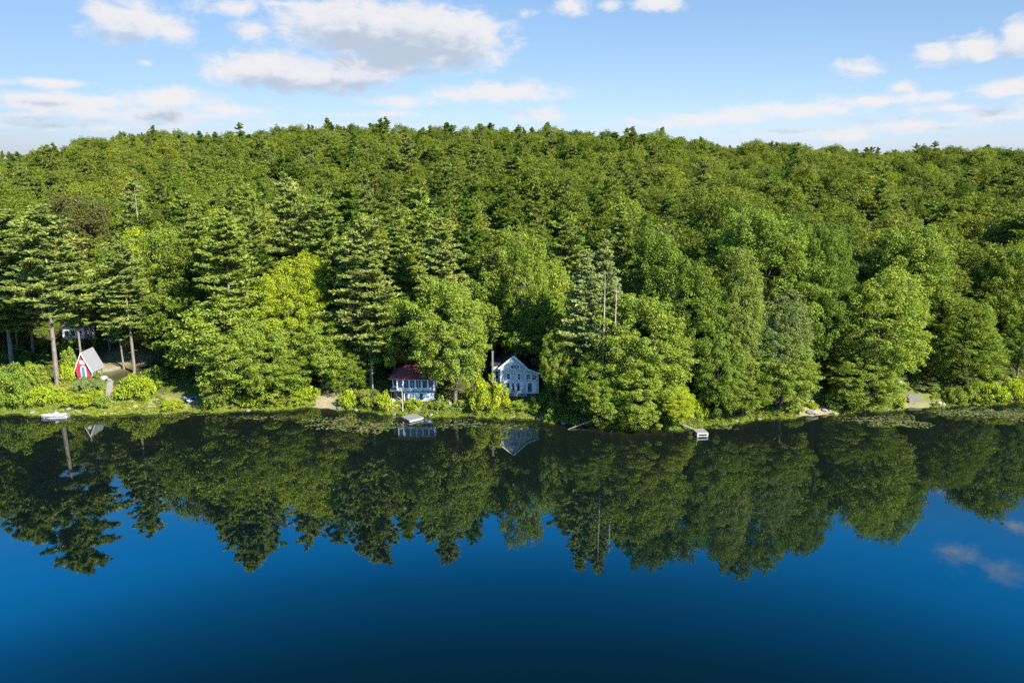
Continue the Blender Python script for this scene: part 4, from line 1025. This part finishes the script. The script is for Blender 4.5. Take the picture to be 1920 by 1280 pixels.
tcw = nt.nodes.new('ShaderNodeTexCoord'); sxyz = nt.nodes.new('ShaderNodeSeparateXYZ'); nt.links.new(tcw.outputs['Generated'], sxyz.inputs[0])
az = math_(nt, 'ARCTAN2', sxyz.outputs[0], sxyz.outputs[1]); el = math_(nt, 'ARCSINE', sxyz.outputs[2])
P = nt.nodes.new('ShaderNodeCombineXYZ'); nt.links.new(az, P.inputs[0]); nt.links.new(el, P.inputs[1])
P2 = nt.nodes.new('ShaderNodeVectorMath'); P2.operation = 'ADD'; P2.inputs[1].default_value = (.008, .021, 0); nt.links.new(P.outputs[0], P2.inputs[0])
ga = nt.nodes.new('ShaderNodeGroup'); ga.node_tree = G; nt.links.new(P.outputs[0], ga.inputs[0])
gb = nt.nodes.new('ShaderNodeGroup'); gb.node_tree = G; nt.links.new(P2.outputs[0], gb.inputs[0])
mr = nt.nodes.new('ShaderNodeMapRange'); mr.interpolation_type = 'SMOOTHSTEP'; mr.inputs['From Min'].default_value = .02; mr.inputs['From Max'].default_value = .72; nt.links.new(ga.outputs[0], mr.inputs[0])
m2 = nt.nodes.new('ShaderNodeMapRange'); m2.inputs['From Min'].default_value = .08; m2.inputs['From Max'].default_value = 1.1; m2.interpolation_type = 'SMOOTHSTEP'; nt.links.new(gb.outputs[0], m2.inputs[0])
K_ = 2**-EXPO
ccol = ramp(nt, m2.outputs[0], [(0, tuple(c*K_ for c in (.90,.88,.895))), (.45, tuple(c*K_ for c in (.80,.82,.88))), (1, tuple(c*K_ for c in (.52,.60,.72)))])
skc = nt.nodes.new('ShaderNodeVectorMath'); skc.operation = 'SCALE'; skc.inputs[3].default_value = 0.085; nt.links.new(sky.outputs[0], skc.inputs[0])
alpha = math_(nt, 'MULTIPLY', mr.outputs[0], math_(nt, 'MULTIPLY_ADD', math_(nt, 'MULTIPLY_ADD', el, 4.0, -.9, True), -.42, .94))
elev = math_(nt, 'DIVIDE', el, R(90), clamp=True)
stint = ramp(nt, elev, [(0,(.70,.82,1.30)),(.05,(.72,.81,1.04)),(.07,(.74,.81,.98)),(.115,(.76,.85,.98)),(.2,(.38,.84,1.25)),(.28,(.06,1.25,2.15)),(.36,(.03,1.0,1.8)),(.42,(.03,.85,1.5)),(.6,(.9,1.1,1.3)),(1,(1.5,1.55,1.6))])  # overhead stops lifted as added fill light
b1 = nt.nodes.new('ShaderNodeBackground'); b1.inputs[1].default_value = 0.045; lowl = math_(nt, 'MULTIPLY', math_(nt, 'MULTIPLY_ADD', az, -1.1, .36, True), math_(nt, 'MULTIPLY_ADD', elev, -4.0, 1.0, True))
back = math_(nt, 'MULTIPLY_ADD', sxyz.outputs[1], -1.2, .1, True)       # sky behind the camera brightened as added fill light
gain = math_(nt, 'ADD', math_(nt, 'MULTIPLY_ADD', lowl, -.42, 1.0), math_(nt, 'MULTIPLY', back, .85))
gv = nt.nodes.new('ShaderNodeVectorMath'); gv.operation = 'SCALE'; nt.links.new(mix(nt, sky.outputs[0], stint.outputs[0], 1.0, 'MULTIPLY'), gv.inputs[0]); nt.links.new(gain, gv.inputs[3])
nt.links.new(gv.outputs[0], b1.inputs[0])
b2 = nt.nodes.new('ShaderNodeBackground'); b2.inputs[1].default_value = 1.0; nt.links.new(ccol.outputs[0], b2.inputs[0])
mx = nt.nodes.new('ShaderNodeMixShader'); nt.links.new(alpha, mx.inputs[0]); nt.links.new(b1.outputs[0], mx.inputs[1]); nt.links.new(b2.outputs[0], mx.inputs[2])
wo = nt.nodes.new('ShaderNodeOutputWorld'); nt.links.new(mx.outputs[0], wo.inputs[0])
nt.nodes.remove(skc)

S.view_settings.view_transform = 'Standard'; S.view_settings.look = 'None'; S.view_settings.exposure = EXPO; S.view_settings.gamma = 1
S.render.engine = 'CYCLES'
cy = S.cycles; cy.max_bounces = 5; cy.diffuse_bounces = 2; cy.glossy_bounces = 2; cy.transmission_bounces = 3; cy.transparent_max_bounces = 4
cy.caustics_reflective = False; cy.caustics_refractive = False; cy.use_adaptive_sampling = True; cy.adaptive_threshold = 0.02; cy.sample_clamp_indirect = 4
cy.use_denoising = False
